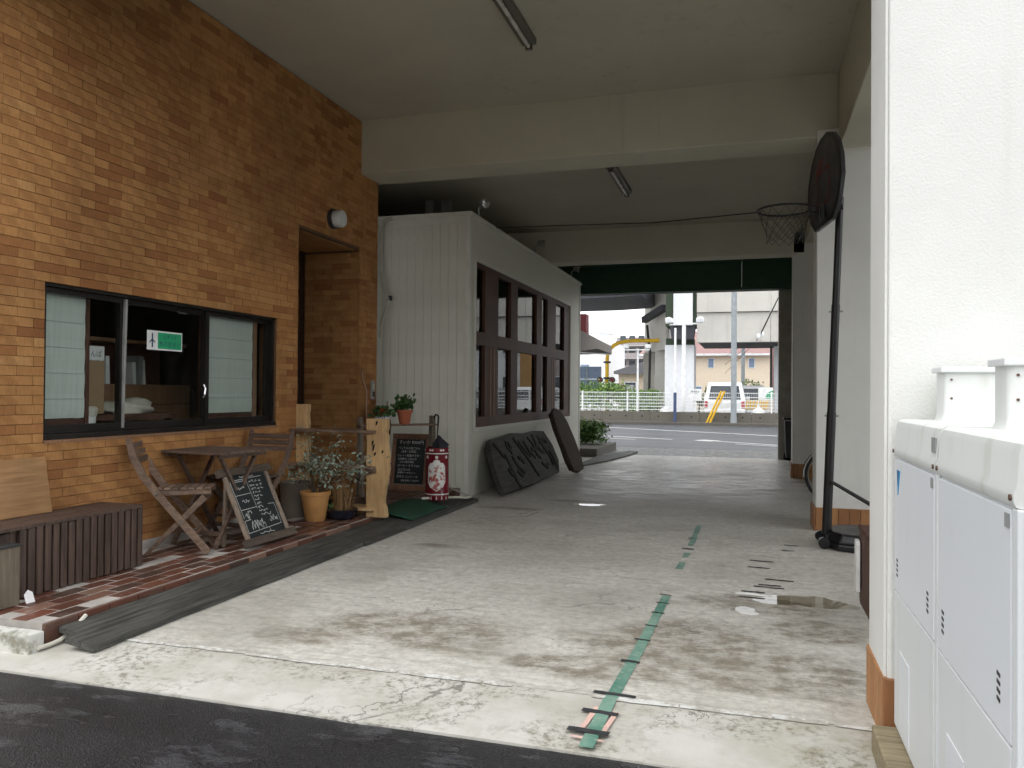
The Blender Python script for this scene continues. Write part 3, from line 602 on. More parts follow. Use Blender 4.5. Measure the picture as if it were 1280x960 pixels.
# ramp planks
rp = thing('ramp_boards', 'long dark weathered ramp boards lying along the brick step', 'ramp', (-3.3, 6, 0))
def board(x0, z0, x1, z1, y0, y1, th, mat='plank_black', nm='board', r=0.):
    o = MB(); n = 14; top = []; bot = []
    for i in range(n+1):
        y = y0+(y1-y0)*i/n; e = .004*math.sin(i*1.7+x0*40)
        xa, xb = x0+e, x1+e*.8
        if r and i == 0: xb -= 0
        top.append([(xa, y, z0), (xb, y, z1)]); bot.append([(xa, y, z0-th), (xb, y, z1-th)])
    for i in range(n):
        a, b, c, d = top[i][0], top[i][1], top[i+1][1], top[i+1][0]; e, f, g_, h = bot[i][0], bot[i][1], bot[i+1][1], bot[i+1][0]
        o.quad(a, b, c, d); o.quad(e, h, g_, f); o.quad(b, f, g_, c); o.quad(a, d, h, e)
    o.quad(top[0][0], bot[0][0], bot[0][1], top[0][1]); o.quad(top[n][0], top[n][1], bot[n][1], bot[n][0]); o.build(nm, mat, rp, recalc=False); return o
board(-3.432, .085, -3.315, .066, 3.25, 6.0, .03); board(-3.31, .065, -3.135, .037, 3.18, 6.05, .034); board(-3.435, .085, -3.315, .066, 6.008, 8.7, .03); board(-3.31, .065, -3.12, .036, 6.058, 8.95, .034)
tag(MB().tube([(-3.425, 3.42, .10), (-3.418, 3.33, .05), (-3.418, 3.25, .018), (-3.42, 3.18, .013), (-3.425, 3.12, .013)], .011, 8).build('white_pipe', 'hose_white', smooth=True), 'short white pipe end beside the kerb block and ramp boards', 'pipe')

# ------------------------------------------------------------------ white annex
AX, AY0, AY1, AZ = -3.38, 9.26, 15.9, 3.54
an = thing('annex', 'white board clad annex with brown framed windows under the building', 'annex', (-4.4, 12, 0))
MB().box(-5.55, AX-.03, AY0+.03, AY0+.08, 0, AZ-.02).build('wall_core', 'trim_white', an)
cw = MB(); WYa, WYb, WZa, WZb = 9.50, 14.98, .86, 2.99
cw.box(AX-.12, AX-.022, AY0+.081, WYa, 0, AZ-.02); cw.box(AX-.12, AX-.022, WYb, AY1-.02, 0, AZ-.02); cw.box(AX-.12, AX-.022, WYa, WYb, 0, WZa); cw.box(AX-.12, AX-.022, WYa, WYb, WZb, AZ-.02); cw.build('wall_core', 'trim_white', an)
MB().box(-5.55, AX+.035, AY0-.03, AY1+.04, AZ-.019, AZ+.03).build('roof_cap', 'trim_white', an, bevel=.006)
MB().box(-5.5, AX-.14, AY0+.1, AY1-.03, AZ-.05, AZ-.021).build('roof_deck', 'dark_void', an)
bw_ = .1135
def sid(name, x0, x1, y0, y1, z0, z1): return MB().box(x0, x1, y0, y1, z0, z1).mesh('siding_board', 'siding', bevel=.003)
fb = MB().box(-bw_/2+.0012, bw_/2-.0012, -.012, .018, -1.75, 1.75).mesh('siding_board', 'siding', bevel=.004)
x = AX-.045-bw_/2
while x > -5.4: link('siding_board', fb, an, (x, AY0+.012, 1.76)); x -= bw_
MB().box(-5.5, AX-.046, AY0-.008, AY0+.005, .0, .13).build('skirting', 'trim_white', an)
MB().box(-5.5, AX-.046, AY0-.010, AY0+.005, AZ-.12, AZ-.02).build('fascia', 'trim_white', an)
MB().box(AX-.044, AX+.012, AY0-.012, AY0+.05, 0, AZ-.02).build('corner_trim', 'trim_white', an, bevel=.004)
MB().box(AX-.044, AX+.012, AY1-.05, AY1+.012, 0, AZ-.02).build('corner_trim', 'trim_white', an, bevel=.004)
lo = MB().box(-.018, .0, -bw_/2+.0012, bw_/2-.0012, 0, WZa-.04).mesh('siding_board', 'siding', bevel=.004); hi = MB().box(-.018, .0, -bw_/2+.0012, bw_/2-.0012, 0, AZ-.02-WZb-.04).mesh('siding_board', 'siding', bevel=.004); fu = MB().box(-.018, .0, -bw_/2+.0012, bw_/2-.0012, 0, AZ-.02).mesh('siding_board', 'siding', bevel=.004)
y = AY0+.05+bw_/2
while y < AY1-.06:
    if y < WYa-.05 or y > WYb+.05: link('siding_board', fu, an, (AX, y, 0))
    else: link('siding_board', lo, an, (AX, y, 0)); link('siding_board', hi, an, (AX, y, WZb+.04))
    y += bw_
tr = MB(); tr.box(AX-.02, AX+.018, WYa-.045, WYb+.045, WZb, WZb+.045); tr.box(AX-.02, AX+.022, WYa-.045, WYb+.045, WZa-.045, WZa); tr.box(AX-.02, AX+.018, WYa-.045, WYa, WZa, WZb); tr.box(AX-.02, AX+.018, WYb, WYb+.045, WZa, WZb); tr.build('window_trim', 'trim_white', an)
win = MB()
zm0, zm1 = 1.93, 2.10; x0, x1 = AX-.13, AX-.005
win.box(x0, x1, WYa, WYb, WZa, WZa+.13); win.box(x0, x1, WYa, WYb, WZb-.07, WZb); win.box(x0+.01, x1, WYa, WYb, zm0, zm1)
wf = win.build('timber_window', 'brown_frame', an)
posts = [(WYa, .03), (9.92, .57), (11.10, .34), (12.55, .33), (13.26, .60), (14.54, .44)]
for k, (y, w) in enumerate(posts):
    MB().box(x0+.01, x1-.002, y, y+w, WZa+.13, zm0).build('stile', 'brown_frame', wf); MB().box(x0+.01, x1-.002, y, y+w, zm1, WZb-.07).build('stile', 'brown_frame', wf)
for k in range(len(posts)-1):
    a = posts[k][0]+posts[k][1]; b = posts[k+1][0]
    MB().box(AX-.055, AX-.049, a, b, WZa+.13, zm0).build('glass_pane', 'dark_pane', wf); MB().box(AX-.055, AX-.049, a, b, zm1, WZb-.07).build('glass_pane', 'dark_pane', wf)
for y in (10.12, 10.27, 13.58, 13.74): MB().box(x1-.0015, x1+.004, y, y+.055, WZa+.135, zm0-.005).build('sash_edge', 'frame_light', wf)
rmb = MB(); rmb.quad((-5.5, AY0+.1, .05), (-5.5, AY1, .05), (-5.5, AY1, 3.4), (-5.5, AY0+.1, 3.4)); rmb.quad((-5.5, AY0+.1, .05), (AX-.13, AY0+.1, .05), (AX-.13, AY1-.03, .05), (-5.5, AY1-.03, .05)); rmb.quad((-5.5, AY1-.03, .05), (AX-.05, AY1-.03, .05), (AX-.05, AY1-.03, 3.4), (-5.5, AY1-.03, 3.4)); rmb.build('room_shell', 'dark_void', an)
MB().box(AX-.16, AX-.145, WYa-.05, 9.98, .9, 2.95).build('curtain', 'blind_cloth', an)
# cables on the annex
cbn = thing('cable_bundle', 'cream cables looped down the left edge of the white annex front', 'cable', (-4.58, AY0-.03, 2.6))
for k, (dx, pts) in enumerate(((0, [(-4.42, 3.53), (-4.52, 3.50), (-4.58, 3.35), (-4.60, 3.0), (-4.57, 2.75), (-4.50, 2.60), (-4.45, 2.52), (-4.47, 2.44), (-4.53, 2.32), (-4.585, 2.15)]), (.02, [(-4.44, 3.56), (-4.55, 3.52), (-4.60, 3.30), (-4.60, 2.9), (-4.56, 2.65), (-4.47, 2.50), (-4.55, 2.25), (-4.60, 2.0)]), (.0, [(-4.60, 3.45), (-4.61, 2.6), (-4.61, 1.6), (-4.605, .6)]))):
    MB().tube([(x+dx, AY0-.028-.012*k, z) for x, z in pts], .018-.003*k, 6).build('cable', 'cable_cream' if k != 1 else 'cable_cream', cbn, smooth=True)
MB().box(-4.47, -4.42, AY0-.05, AY0-.012, 2.48, 2.54).build('clip', 'cable_dark', cbn)
# spotlights on the annex roof edge
sp0 = proto('spotlight', '', 'spotlight', 'spotlights along the annex roof edge')
MB().tube([(0, 0, 0), (0, 0, .09), (.05, -.03, .13)], .012, 8).build('bracket', 'steel_grey', sp0, smooth=True); hd = MB(); hd.lathe([(.025, -.07), (.04, -.05), (.06, .03), (.066, .05)], (0, 0, 0), 18)
rot = Matrix.Translation((.09, -.06, .15)) @ Vector((.75, -.6, -.18)).to_track_quat('Z', 'Y').to_matrix().to_4x4()
hd.v = [tuple(rot @ Vector(v)) for v in hd.v]; hd.build('shade', 'steel_grey', sp0, smooth=True); hl = MB().lathe([(.056, .051), (.03, .056)], (0, 0, 0), 18); hl.v = [tuple(rot @ Vector(v)) for v in hl.v]; hl.build('lens', 'chrome', sp0, smooth=True)
for k, (y, lb, rz) in enumerate(((9.55, 'spotlight on the annex roof nearest to the camera', 0), (12.3, 'middle spotlight on the annex roof edge', .75), (15.0, 'farthest spotlight on the annex roof edge by the green beam', .9))):
    s_ = sp0 if k == 0 else copy_tree(sp0); s_.location = (AX+.02, y, AZ+.03); s_.rotation_euler = (0, 0, rz); s_['label'] = lb
# ceiling fixtures
def fixture(y0, y1, x, z, lb):
    f = thing('ceiling_light', lb, 'ceiling light', (x, y0, z), group='tube light fittings on the ceiling')
    MB().box(x-.065, x+.065, y0, y1, z-.055, z-.001).build('housing', 'fixture', f, bevel=.006); MB().tube([(x, y0+.04, z-.075), (x, y1-.04, z-.075)], .018, 10).build('tube', 'tube_glass', f, smooth=True)
    for yy in (y0, y1-.035): MB().box(x-.03, x+.03, yy+.002, yy+.033, z-.10, z-.056).build('socket', 'fixture', f)
fixture(5.45, 6.72, -1.90, 4.45, 'tube light fitting on the ceiling of the front bay'); fixture(9.45, 10.75, -1.64, 4.09, 'tube light fitting on the ceiling behind the cross beam')
tag(MB().tube([(-3.3, 10.1, 3.53), (-2.2, 9.4, 3.36), (-1., 8.5, 3.14), (0.07, 7.5, 2.97)], .006, 5).build('ceiling_wire', 'cable_dark', smooth=True), 'thin black wire strung from the annex roof to the basketball rim', 'wire')

# ------------------------------------------------------------------ furniture on the brick step
Z = .121
be = thing('slatted_bench', 'dark slatted wooden bench box against the brick wall, left of the folding chair', 'bench', (-4.13, 3.9, Z))
n = 17
for i in range(n):
    y = 3.50+(4.40-3.50)*i/(n-1); MB().box(-3.985, -3.955, y-.0215, y+.0215, Z+R_.uniform(0, .006), .515+R_.uniform(-.004, .004)).build('front_slat', 'teak_dark', be, bevel=.004)
for i in range(7):
    x = -4.31+i*.052; MB().box(x, x+.044, 3.2, 4.42, .515, .537).build('top_slat', 'teak_dark', be, bevel=.003) if x+.044 < -3.95 else None
for (x, y) in ((-4.02, 3.44), (-4.02, 4.36), (-4.29, 3.44), (-4.29, 4.36), (-4.02, 3.21), (-4.29, 3.21)): MB().box(x, x+.032, y, y+.04, Z, .512).build('leg', 'teak_dark', be)
for i in range(5): MB().box(-4.30+i*.064, -4.30+i*.064+.05, 4.40, 4.425, Z+.01, .514).build('end_slat', 'teak_dark', be, bevel=.003)
MB().box(-4.01, -3.99, 3.22, 4.4, .45, .50).build('apron_rail', 'teak_dark', be)
pl_ = thing('plywood_panel', 'plain brown plywood panel leaning on the brick wall above the slatted bench', 'panel', (-4.26, 3.6, .54))
MB().add([(-4.235, 3.22, .539), (-4.235, 3.955, .539), (-4.30, 3.955, .885), (-4.30, 3.22, .885), (-4.253, 3.22, .539), (-4.253, 3.955, .539), (-4.318, 3.955, .885), (-4.318, 3.22, .885)], [(0, 1, 2, 3), (7, 6, 5, 4), (1, 0, 4, 5), (2, 1, 5, 6), (3, 2, 6, 7), (0, 3, 7, 4)]).build('sheet', 'plywood', pl_, bevel=.003)
gx = thing('planter_box', 'weathered grey wooden box at the left edge in front of the slatted bench', 'box', (-3.9, 3.2, Z))
MB().box(-3.895, -3.87, 3.19, 3.405, Z, .445).build('front_panel', 'plank_grey', gx, bevel=.004); MB().box(-3.93, -3.8955, 3.38, 3.404, Z, .444).build('end_panel', 'plank_grey', gx, bevel=.004); MB().box(-3.948, -3.862, 3.185, 3.412, .446, .458).build('rim', 'cable_dark', gx); MB().box(-3.948, -3.932, 3.19, 3.404, Z, .444).build('back_panel', 'plank_grey', gx)
sc_ = MB().add([(-3.85, 3.43, Z), (-3.83, 3.47, Z+.004), (-3.845, 3.465, .18), (-3.858, 3.445, .195), (-3.862, 3.425, .17), (-3.875, 3.46, Z+.02)], [(0, 1, 2, 3, 4), (0, 5, 1), (4, 3, 5)]); tag(sc_.build('paper_scrap', 'paper_white'), 'white paper scrap at the foot of the grey wooden box', 'paper')

def folding_chair(nm, lb, origin, fwd, width, mat):
    # origin: ground under the near rear foot, fwd: unit direction, width vector direction = left of fwd
    c = thing(nm, lb, 'chair', (*origin, Z), group='folding chairs by the brick wall')
    f = Vector((fwd[0], fwd[1], 0)).normalized(); w = Vector((-f.y, f.x, 0)); O = Vector((origin[0], origin[1], Z))
    def P(a, s, z): return O+f*a+w*s+Vector((0, 0, z))
    for s in (.012, width-.012):
        # long leg: front foot -> seat back -> curved back top
        pts = [(.43, .02), (.08, .45), (-.015, .58), (-.085, .72), (-.115, .845)]
        o = MB(); up = f*.8+Vector((0, 0, 1))*.6
        vs = []
        for i, (a, z) in enumerate(pts):
            b0 = pts[max(i-1, 0)]; b1 = pts[min(i+1, len(pts)-1)]; t = Vector((b1[0]-b0[0], b1[1]-b0[1])).normalized(); nx_, nz = -t.y, t.x; h = .026 if i < len(pts)-1 else .018
            for sg, ss in ((1, -.011), (1, .011), (-1, .011), (-1, -.011)): vs.append(P(a+nx_*h*sg, s+ss, max(z+nz*h*sg, .001)))
        fs = [(0, 1, 2, 3), tuple(reversed([len(vs)-4, len(vs)-3, len(vs)-2, len(vs)-1]))]
        for i in range(len(pts)-1):
            for j in range(4): a = i*4+j; b = i*4+(j+1) % 4; fs.append((a, a+4, b+4, b))
        o.add(vs, fs).build('leg', mat, c, bevel=.004)
        s2 = s+(.026 if s < width/2 else -.026); q = MB()
        A, B = (-.005, .002), (.40, .42); t = Vector((B[0]-A[0], B[1]-A[1])).normalized(); h = .024
        q.add([P(A[0]+t.y*h, s2-.010, .001), P(A[0]+t.y*h, s2+.010, .001), P(A[0]-t.y*h, s2+.010, .001), P(A[0]-t.y*h, s2-.010, .001), P(B[0]+t.y*h, s2-.010, B[1]-t.x*h), P(B[0]+t.y*h, s2+.010, B[1]-t.x*h), P(B[0]-t.y*h, s2+.010, B[1]+t.x*h), P(B[0]-t.y*h, s2-.010, B[1]+t.x*h)], [(0, 1, 2, 3), (7, 6, 5, 4), (1, 0, 4, 5), (2, 1, 5, 6), (3, 2, 6, 7), (0, 3, 7, 4)]).build('leg', mat, c, bevel=.004)
        s3 = s+(.05 if s < width/2 else -.05); MB().bar(P(.05, s3, .445), P(.44, s3, .455), .02, .035).build('seat_rail', mat, c, bevel=.004)
    for k in range(7):
        a = .085+k*.055; MB().bar(P(a, .045, .478), P(a, width-.045, .478), .047, .016).build('seat_slat', mat, c, bevel=.003)
    for k in range(3):
        z = .69+k*.052; a = -.07-(z-.69)*.28; MB().bar(P(a+.012, .02, z), P(a+.012, width-.02, z), .014, .043, up=(0, 0, 1)).build('back_slat', mat, c, bevel=.003)
    MB().bar(P(.33, .03, .15), P(.33, width-.03, .15), .022, .022).build('stretcher', mat, c)
    for (a, z) in ((.08, .45), (.245, .25)): 
        b = MB().tube([P(a, -.002, z), P(a, .004, z)], .009, 8); b.build('bolt', 'chrome', c)
    return c
folding_chair('folding_chair', 'weathered wooden folding chair turned towards the drive, left of the chalkboard easel', (-4.13, 4.63), (.87, .49), .36, 'weathered')
folding_chair('folding_chair', 'dark wooden folding chair behind the small table, its slatted back by the window', (-3.85, 5.93), (-.10, -.99), -.42, 'weathered_dark')
tb = thing('folding_table', 'small dark wooden folding table under the window', 'table', (-4.02, 5.24, Z))
ta = rad(-7); tc = Vector((-4.015, 5.265)); ux = Vector((math.cos(ta), math.sin(ta))); uy = Vector((-math.sin(ta), math.cos(ta)))
def TP(a, b, z): p = tc+ux*a+uy*b; return (p.x, p.y, z)
for k in range(6):
    b = -.235+k*.094; MB().bar(TP(-.31, b, .842), TP(.31, b, .842), .088, .02).build('top_slat', 'weathered_dark', tb, bevel=.003)
for a in (-.26, .26): MB().bar(TP(a, -.25, .818), TP(a, .25, .818), .03, .026).build('batten', 'weathered_dark', tb)
for a in (-.21, .21):
    MB().bar(TP(a, -.22, Z+.01), TP(a, .20, .81), .035, .022).build('leg', 'weathered_dark', tb, bevel=.003); MB().bar(TP(a+.025, .22, Z+.01), TP(a+.025, -.20, .81), .035, .022).build('leg', 'weathered_dark', tb, bevel=.003)
MB().bar(TP(-.21, -.17, .23), TP(.21, -.17, .23), .03, .03).build('stretcher', 'weathered_dark', tb); MB().bar(TP(-.21, .18, .23), TP(.21, .18, .23), .03, .03).build('stretcher', 'weathered_dark', tb)
# A-frame chalkboard
ea = thing('chalkboard_easel', 'small wooden A-frame chalkboard with menu drawings standing on the brick step', 'chalkboard', (-3.62, 5.35, Z))
eb = Vector((-3.575, 0, Z+.02)); et = Vector((-3.835, 0, .69)); ed = (et-eb).normalized(); en = Vector((ed.z, 0, -ed.x))
def EP(y, t, o=0): p = eb+ed*t+en*o; return Vector((p.x, y, p.z))
EL = (et-eb).length; ey0, ey1 = 5.10, 5.62
for y in (ey0, ey1): MB().bar(EP(y, .02), EP(y, EL), .036, .024, up=en).build('side_rail', 'sign_wood', ea, bevel=.003)
MB().bar(EP(ey0-.07, .03, .012), EP(ey1+.07, .03, .012), .062, .04, up=en).build('bottom_rail', 'sign_wood_dark', ea, bevel=.004); MB().bar(EP(ey0-.07, EL-.01, .004), EP(ey1+.07, EL-.01, .004), .06, .04, up=en).build('top_rail', 'sign_wood_dark', ea, bevel=.004)
q = MB().add([EP(ey0+.016, .06, -.002), EP(ey1-.016, .06, -.002), EP(ey1-.016, EL-.03, -.002), EP(ey0+.016, EL-.03, -.002), EP(ey0+.016, .06, -.012), EP(ey1-.016, .06, -.012), EP(ey1-.016, EL-.03, -.012), EP(ey0+.016, EL-.03, -.012)], [(0, 1, 2, 3), (7, 6, 5, 4), (1, 0, 4, 5), (2, 1, 5, 6), (3, 2, 6, 7), (0, 3, 7, 4)]); eboard = q.build('board', 'chalkboard', ea)
for y in (ey0+.03, ey1-.03): MB().bar(EP(y, EL-.06, -.015), (-3.97+.13, y, Z+.005), .03, .022).build('back_leg', 'sign_wood', ea)
ch = MB(); BW = ey1-ey0-.06; BH = EL-.12
def cl_(a, b, w=.004):
    p, q_ = [EP(ey0+.03+x*BW, .075+y*BH, .0005) for x, y in (a, b)]; d = (q_-p).normalized(); s_ = d.cross(en).normalized()*w/2; ch.quad(p-s_, q_-s_, q_+s_, p+s_)
for a, b in (((.02, .93), (.9, .95)), ((.02, .9), (.45, .91)), ((.02, .9), (.04, .30)), ((.45, .91), (.47, .42)), ((.03, .68), (.45, .69)), ((.04, .44), (.46, .45)), ((.02, .06), (.97, .10)), ((.97, .10), (.97, .45)), ((.97, .45), (.8, .46)), ((.02, .06), (.03, .26)), ((.03, .26), (.2, .27)), ((.6, .08), (.6, .0))): cl_(a, b)
def scribble(x0, y0, x1, y1, n):
    px, py = x0, (y0+y1)/2
    for i in range(n):
        qx = x0+(x1-x0)*(i+1)/n+R_.uniform(-.02, .02); qy = R_.uniform(y0, y1); cl_((px, py), (qx, qy), .0045); px, py = qx, qy
for a in ((.15, .77, .35, .82, 9), (.15, .54, .33, .60, 11), (.5, .35, .72, .39, 12), (.52, .28, .78, .33, 13), (.1, .25, .28, .42, 14), (.16, .08, .52, .25, 40), (.70, .16, .93, .26, 24), (.3, .965, .7, .99, 12), (.3, .0, .7, .03, 8)): scribble(*a)
for x in (.53, .60, .70, .80):
    y = .90
    while y > (.46 if x < .65 else .62-(x-.7)*-1.2): scribble(x-.025, y-.05, x+.03, y, 5); y -= .062
ch.build('chalk_drawing', 'chalk', eboard)
# log post shelf
sh = thing('log_shelf', 'plank shelf held between two pale live edge log posts on the brick step', 'shelf', (-3.85, 6.87, Z))
def wavy_post(x0, x1, y0, y1, z0, z1, seed, amp):
    rr = random.Random(seed); n = 22; L = []; Rr = []
    for i in range(n+1):
        t = i/n; z = z0+(z1-z0)*t; e = amp*(math.sin(t*9+seed)*.6+rr.uniform(-.5, .5)); L.append((x0+amp*.25*rr.uniform(-1, 1), z)); Rr.append((x1+e-amp*1.6*math.exp(-((t-.22)/.14)**2), z))
    return MB().prism(L+Rr[::-1], lambda a, b, t: (a, t, b), y0, y1)
pr2 = wavy_post(-3.505, -3.295, 6.80, 6.875, Z, 1.055, 3, .016).build('post', 'log_pale', sh, bevel=.004)
MB().prism([(-3.302+.014*math.sin(k*1.1)+(-.03 if k < 5 else 0), Z+.01+k*.066) for k in range(15)]+[(-3.33+.01*math.sin(k*1.3)+(-.03 if k < 5 else 0), Z+.01+k*.066) for k in range(14, -1, -1)], lambda a, b, t: (a, t, b), 6.875, 6.885).build('bark_edge', 'bark', pr2)
for (x, z, h) in ((-3.40, .99, .045), (-3.44, .80, .05), (-3.43, .745, .07), (-3.415, .70, .04), (-3.335, .725, .035)): MB().prism([(x-.008, z), (x+.006, z+h*.3), (x+.012, z+h), (x-.006, z+h*.8)], lambda a, b, t: (a, t, b), 6.792, 6.801).build('knot_hole', 'groove', pr2)
wavy_post(-4.335, -4.20, 6.90, 6.96, Z, 1.182, 9, .010).build('post', 'log_pale', sh, bevel=.004)
for (z, x0, x1, mt) in ((.93, -4.33, -3.405, 'shelf_wood'), (.592, -4.33, -3.41, 'shelf_wood'), (.195, -4.3, -3.42, 'log_pale')):
    o = MB(); n = 10; T_ = []
    for i in range(n+1): x = x0+(x1-x0)*i/n; T_.append((x, 6.76+.012*math.sin(i*1.9+z*9)))
    o.prism(T_+[(x1, 6.99), (x0, 7.02)], lambda a, b, t: (a, b, t), z-.014, z+.014); o.build('shelf_plank', mt, sh, bevel=.004)
MB().bar((-3.52, 6.79, .54), (-3.40, 6.79, .57), .02, .05).build('bracket', 'shelf_wood', sh)
# pots and plants
def pot(nm, lb, c, prof, mat, soil_r, soil_z, cat='pot', extra=None):
    p = thing(nm, lb, cat, c); MB().lathe(prof, c, 28).build('pot', mat, p, smooth=True); MB().lathe([(soil_r, soil_z), (soil_r*.5, soil_z+.008)], c, 20).build('soil', 'soil', p); return p
c = (-3.84, 6.45, Z); sb = pot('potted_shrub', 'silvery green shrub in a tapered ochre pot beside the chalkboard easel', c, [(.085, 0), (.09, .005), (.128, .235), (.137, .238), (.141, .272), (.134, .274), (.124, .25)], 'terracotta_yellow', .122, .247, 'plant')
stems = MB(); lv = MB(); cents = []
for k in range(16):
    a = R_.uniform(0, 6.28); sp = R_.uniform(.10, .50); h = R_.uniform(.20, .62); top = Vector((c[0]+sp*math.cos(a)+.03, c[1]+sp*math.sin(a)*.6, Z+.25+h*(1.12-sp)))
    if top.x < W+.06: top.x = W+.06
    b = Vector((c[0]+R_.uniform(-.04, .04), c[1]+R_.uniform(-.04, .04), Z+.24)); md = (b+top)/2+Vector((0, 0, .05)); stems.tube([b, md, top], [.006, .004, .002], 5)
    for j in range(46):
        t = 1.05-.6*R_.random()**1.6; p = b*(1-t)**2+md*2*t*(1-t)+top*t*t; s_ = .02+.035*t; cents.append(p+Vector((R_.gauss(0, s_), R_.gauss(0, s_), R_.gauss(0, s_*.8))))
cents = [p for p in cents if p.x > W+.02]; leaves(lv, cents, .042, 0); stems.build('stem', 'stem_brown', sb); lv.build('foliage', 'leaf_silver', sb, recalc=False)
pot('grey_pot', 'plain grey brown planter against the brick behind the ochre pot', (-4.16, 6.62, Z), [(.12, 0), (.145, .30), (.15, .33), (.135, .33), (.13, .29)], 'pot_grey', .13, .30)
c = (-3.66, 6.62, Z); gp = pot('grass_bowl', 'low dark blue bowl with dry brown grass beside the ochre pot', c, [(.09, 0), (.13, .03), (.145, .085), (.15, .095), (.138, .095)], 'bowl_blue', .137, .083, 'plant')
bl2 = MB()
for k in range(240):
    a = R_.uniform(0, 6.28); r = .10*math.sqrt(R_.random()); b = Vector((c[0]+r*math.cos(a), c[1]+r*math.sin(a), Z+.085)); t = b+Vector((math.cos(a)*R_.uniform(.0, .09), math.sin(a)*R_.uniform(0, .09), R_.uniform(.14, .33))); w = Vector((-math.sin(a), math.cos(a), 0))*.0022; md = (b+t)/2+Vector((0, 0, .02)); bl2.add([b-w, b+w, md+w, md-w, t], [(0, 1, 2, 3), (3, 2, 4)], R_.random())
bl2.build('grass', 'dry_grass', gp, recalc=False); lv = MB(); leaves(lv, [(c[0]-.10+R_.gauss(0, .03), c[1]-.04+R_.gauss(0, .03), Z+.17+R_.gauss(0, .045)) for k in range(130)], .04, 0); lv.build('foliage', 'leaf_green', gp, recalc=False)
pot('white_bowl', 'small off white bowl on the lower rack behind the log post', (-4.125, 8.19, .347), [(.04, 0), (.07, .01), (.105, .09), (.11, .105), (.10, .105)], 'pot_white', .098, .09)
# weathered rack with flower pots
rk = thing('plant_rack', 'thin weathered wooden plant rack behind the log shelf, in front of the annex', 'rack', (-3.95, 8.4, Z))
A_, B_ = Vector((-4.24, 8.08)), Vector((-3.64, 8.74))
def RP(t, s, z): d = B_-A_; n_ = Vector((-d.y, d.x)).normalized(); p = A_+d*t+n_*s; return (p.x, p.y, z)
for t in (0, 1):
    for s in (-.07, .07): MB().bar(RP(t, s, Z), RP(t, s*.5, 1.03 if t else 1.02), .05 if t else .035, .03).build('post', 'weathered_grey', rk, bevel=.004)
for z, t1 in ((.925, 1.03), (.59, .36), (.335, .40)): MB().bar(RP(-.03, 0, z), RP(t1, 0, z), .17, .02).build('shelf', 'shelf_wood', rk, bevel=.003)
MB().bar(RP(.36, 0, Z), RP(.36, 0, .914), .03, .03).build('post', 'weathered_grey', rk)
x, y, _ = RP(.29, 0, 0); p1 = pot('flower_bowl', 'blue and white scalloped bowl of red flowers on the plant rack', (x, y, .936), [(.05, 0), (.07, .01), (.095, .07), (.10, .085), (.09, .085)], 'porcelain_blue', .09, .075, 'plant')
lv = MB(); leaves(lv, [(x+R_.gauss(0, .055), y+R_.gauss(0, .05), 1.04+abs(R_.gauss(0, .04))) for k in range(240)], .05, 0, .8); lv.build('foliage', 'leaf_green', p1, recalc=False)
lv = MB(); leaves(lv, [(x+.01+R_.gauss(0, .017), y-.05+R_.gauss(0, .015), 1.075+R_.gauss(0, .015)) for k in range(60)], .03, 0, .9); lv.build('flower', 'flower_red', p1, recalc=False); MB().tube([(x+.06, y, 1.0), (x+.062, y, 1.2)], .008, 6).build('stake', 'shelf_wood', p1)
x, y, _ = RP(.60, 0, 0); p2_ = pot('geranium_pot', 'terracotta pot with a small leafy geranium on the plant rack', (x, y, .936), [(.06, 0), (.085, .13), (.095, .132), (.098, .165), (.088, .167), (.085, .15)], 'terracotta_red', .085, .148, 'plant')
lv = MB(); leaves(lv, [(x+R_.gauss(0, .05), y+R_.gauss(0, .045), 1.13+abs(R_.gauss(0, .055))) for k in range(150)], .06, 0, .9); lv.build('foliage', 'leaf_green', p2_, recalc=False)
# wall chalkboard
wc = thing('menu_board', 'framed chalkboard with handwritten menu leaning by the annex, left of the umbrella stand', 'chalkboard', (-3.95, 8.85, Z))
cy0 = 8.80
def CP(x, z, o=0): t = (z-.14)/.65; return (x, cy0+.11*t-o, z)
def cbar(a, b, w, mat, nm, p, th=.03): return MB().bar(CP(*a), CP(*b), th, w, up=(0, 0, 1) if abs(a[0]-b[0]) > .1 else (1, 0, 0)).build(nm, mat, p, bevel=.003)
MB().box(-4.19, -3.72, 0, .02, 0, .65)
o = MB(); o.add([CP(-4.17, .19), CP(-3.78, .19), CP(-3.78, .73), CP(-4.17, .73), CP(-4.17, .19, -.015), CP(-3.78, .19, -.015), CP(-3.78, .73, -.015), CP(-4.17, .73, -.015)], [(0, 1, 2, 3), (7, 6, 5, 4), (1, 0, 4, 5), (2, 1, 5, 6), (3, 2, 6, 7), (0, 3, 7, 4)]); bo = o.build('board', 'chalkboard', wc)
for (a, b, w) in (((-4.22, .155), (-3.72, .155), .065), ((-4.22, .765), (-3.72, .765), .065), ((-4.195, .19), (-4.195, .73), .05), ((-3.755, .19), (-3.755, .73), .05)):
    MB().bar(CP(*a, .006), CP(*b, .006), .03 if a[1] == b[1] else w, w if a[1] == b[1] else .03, up=(0, 0, 1) if a[1] == b[1] else (0, 1, 0)).build('frame', 'chalk_frame', wc, bevel=.003)
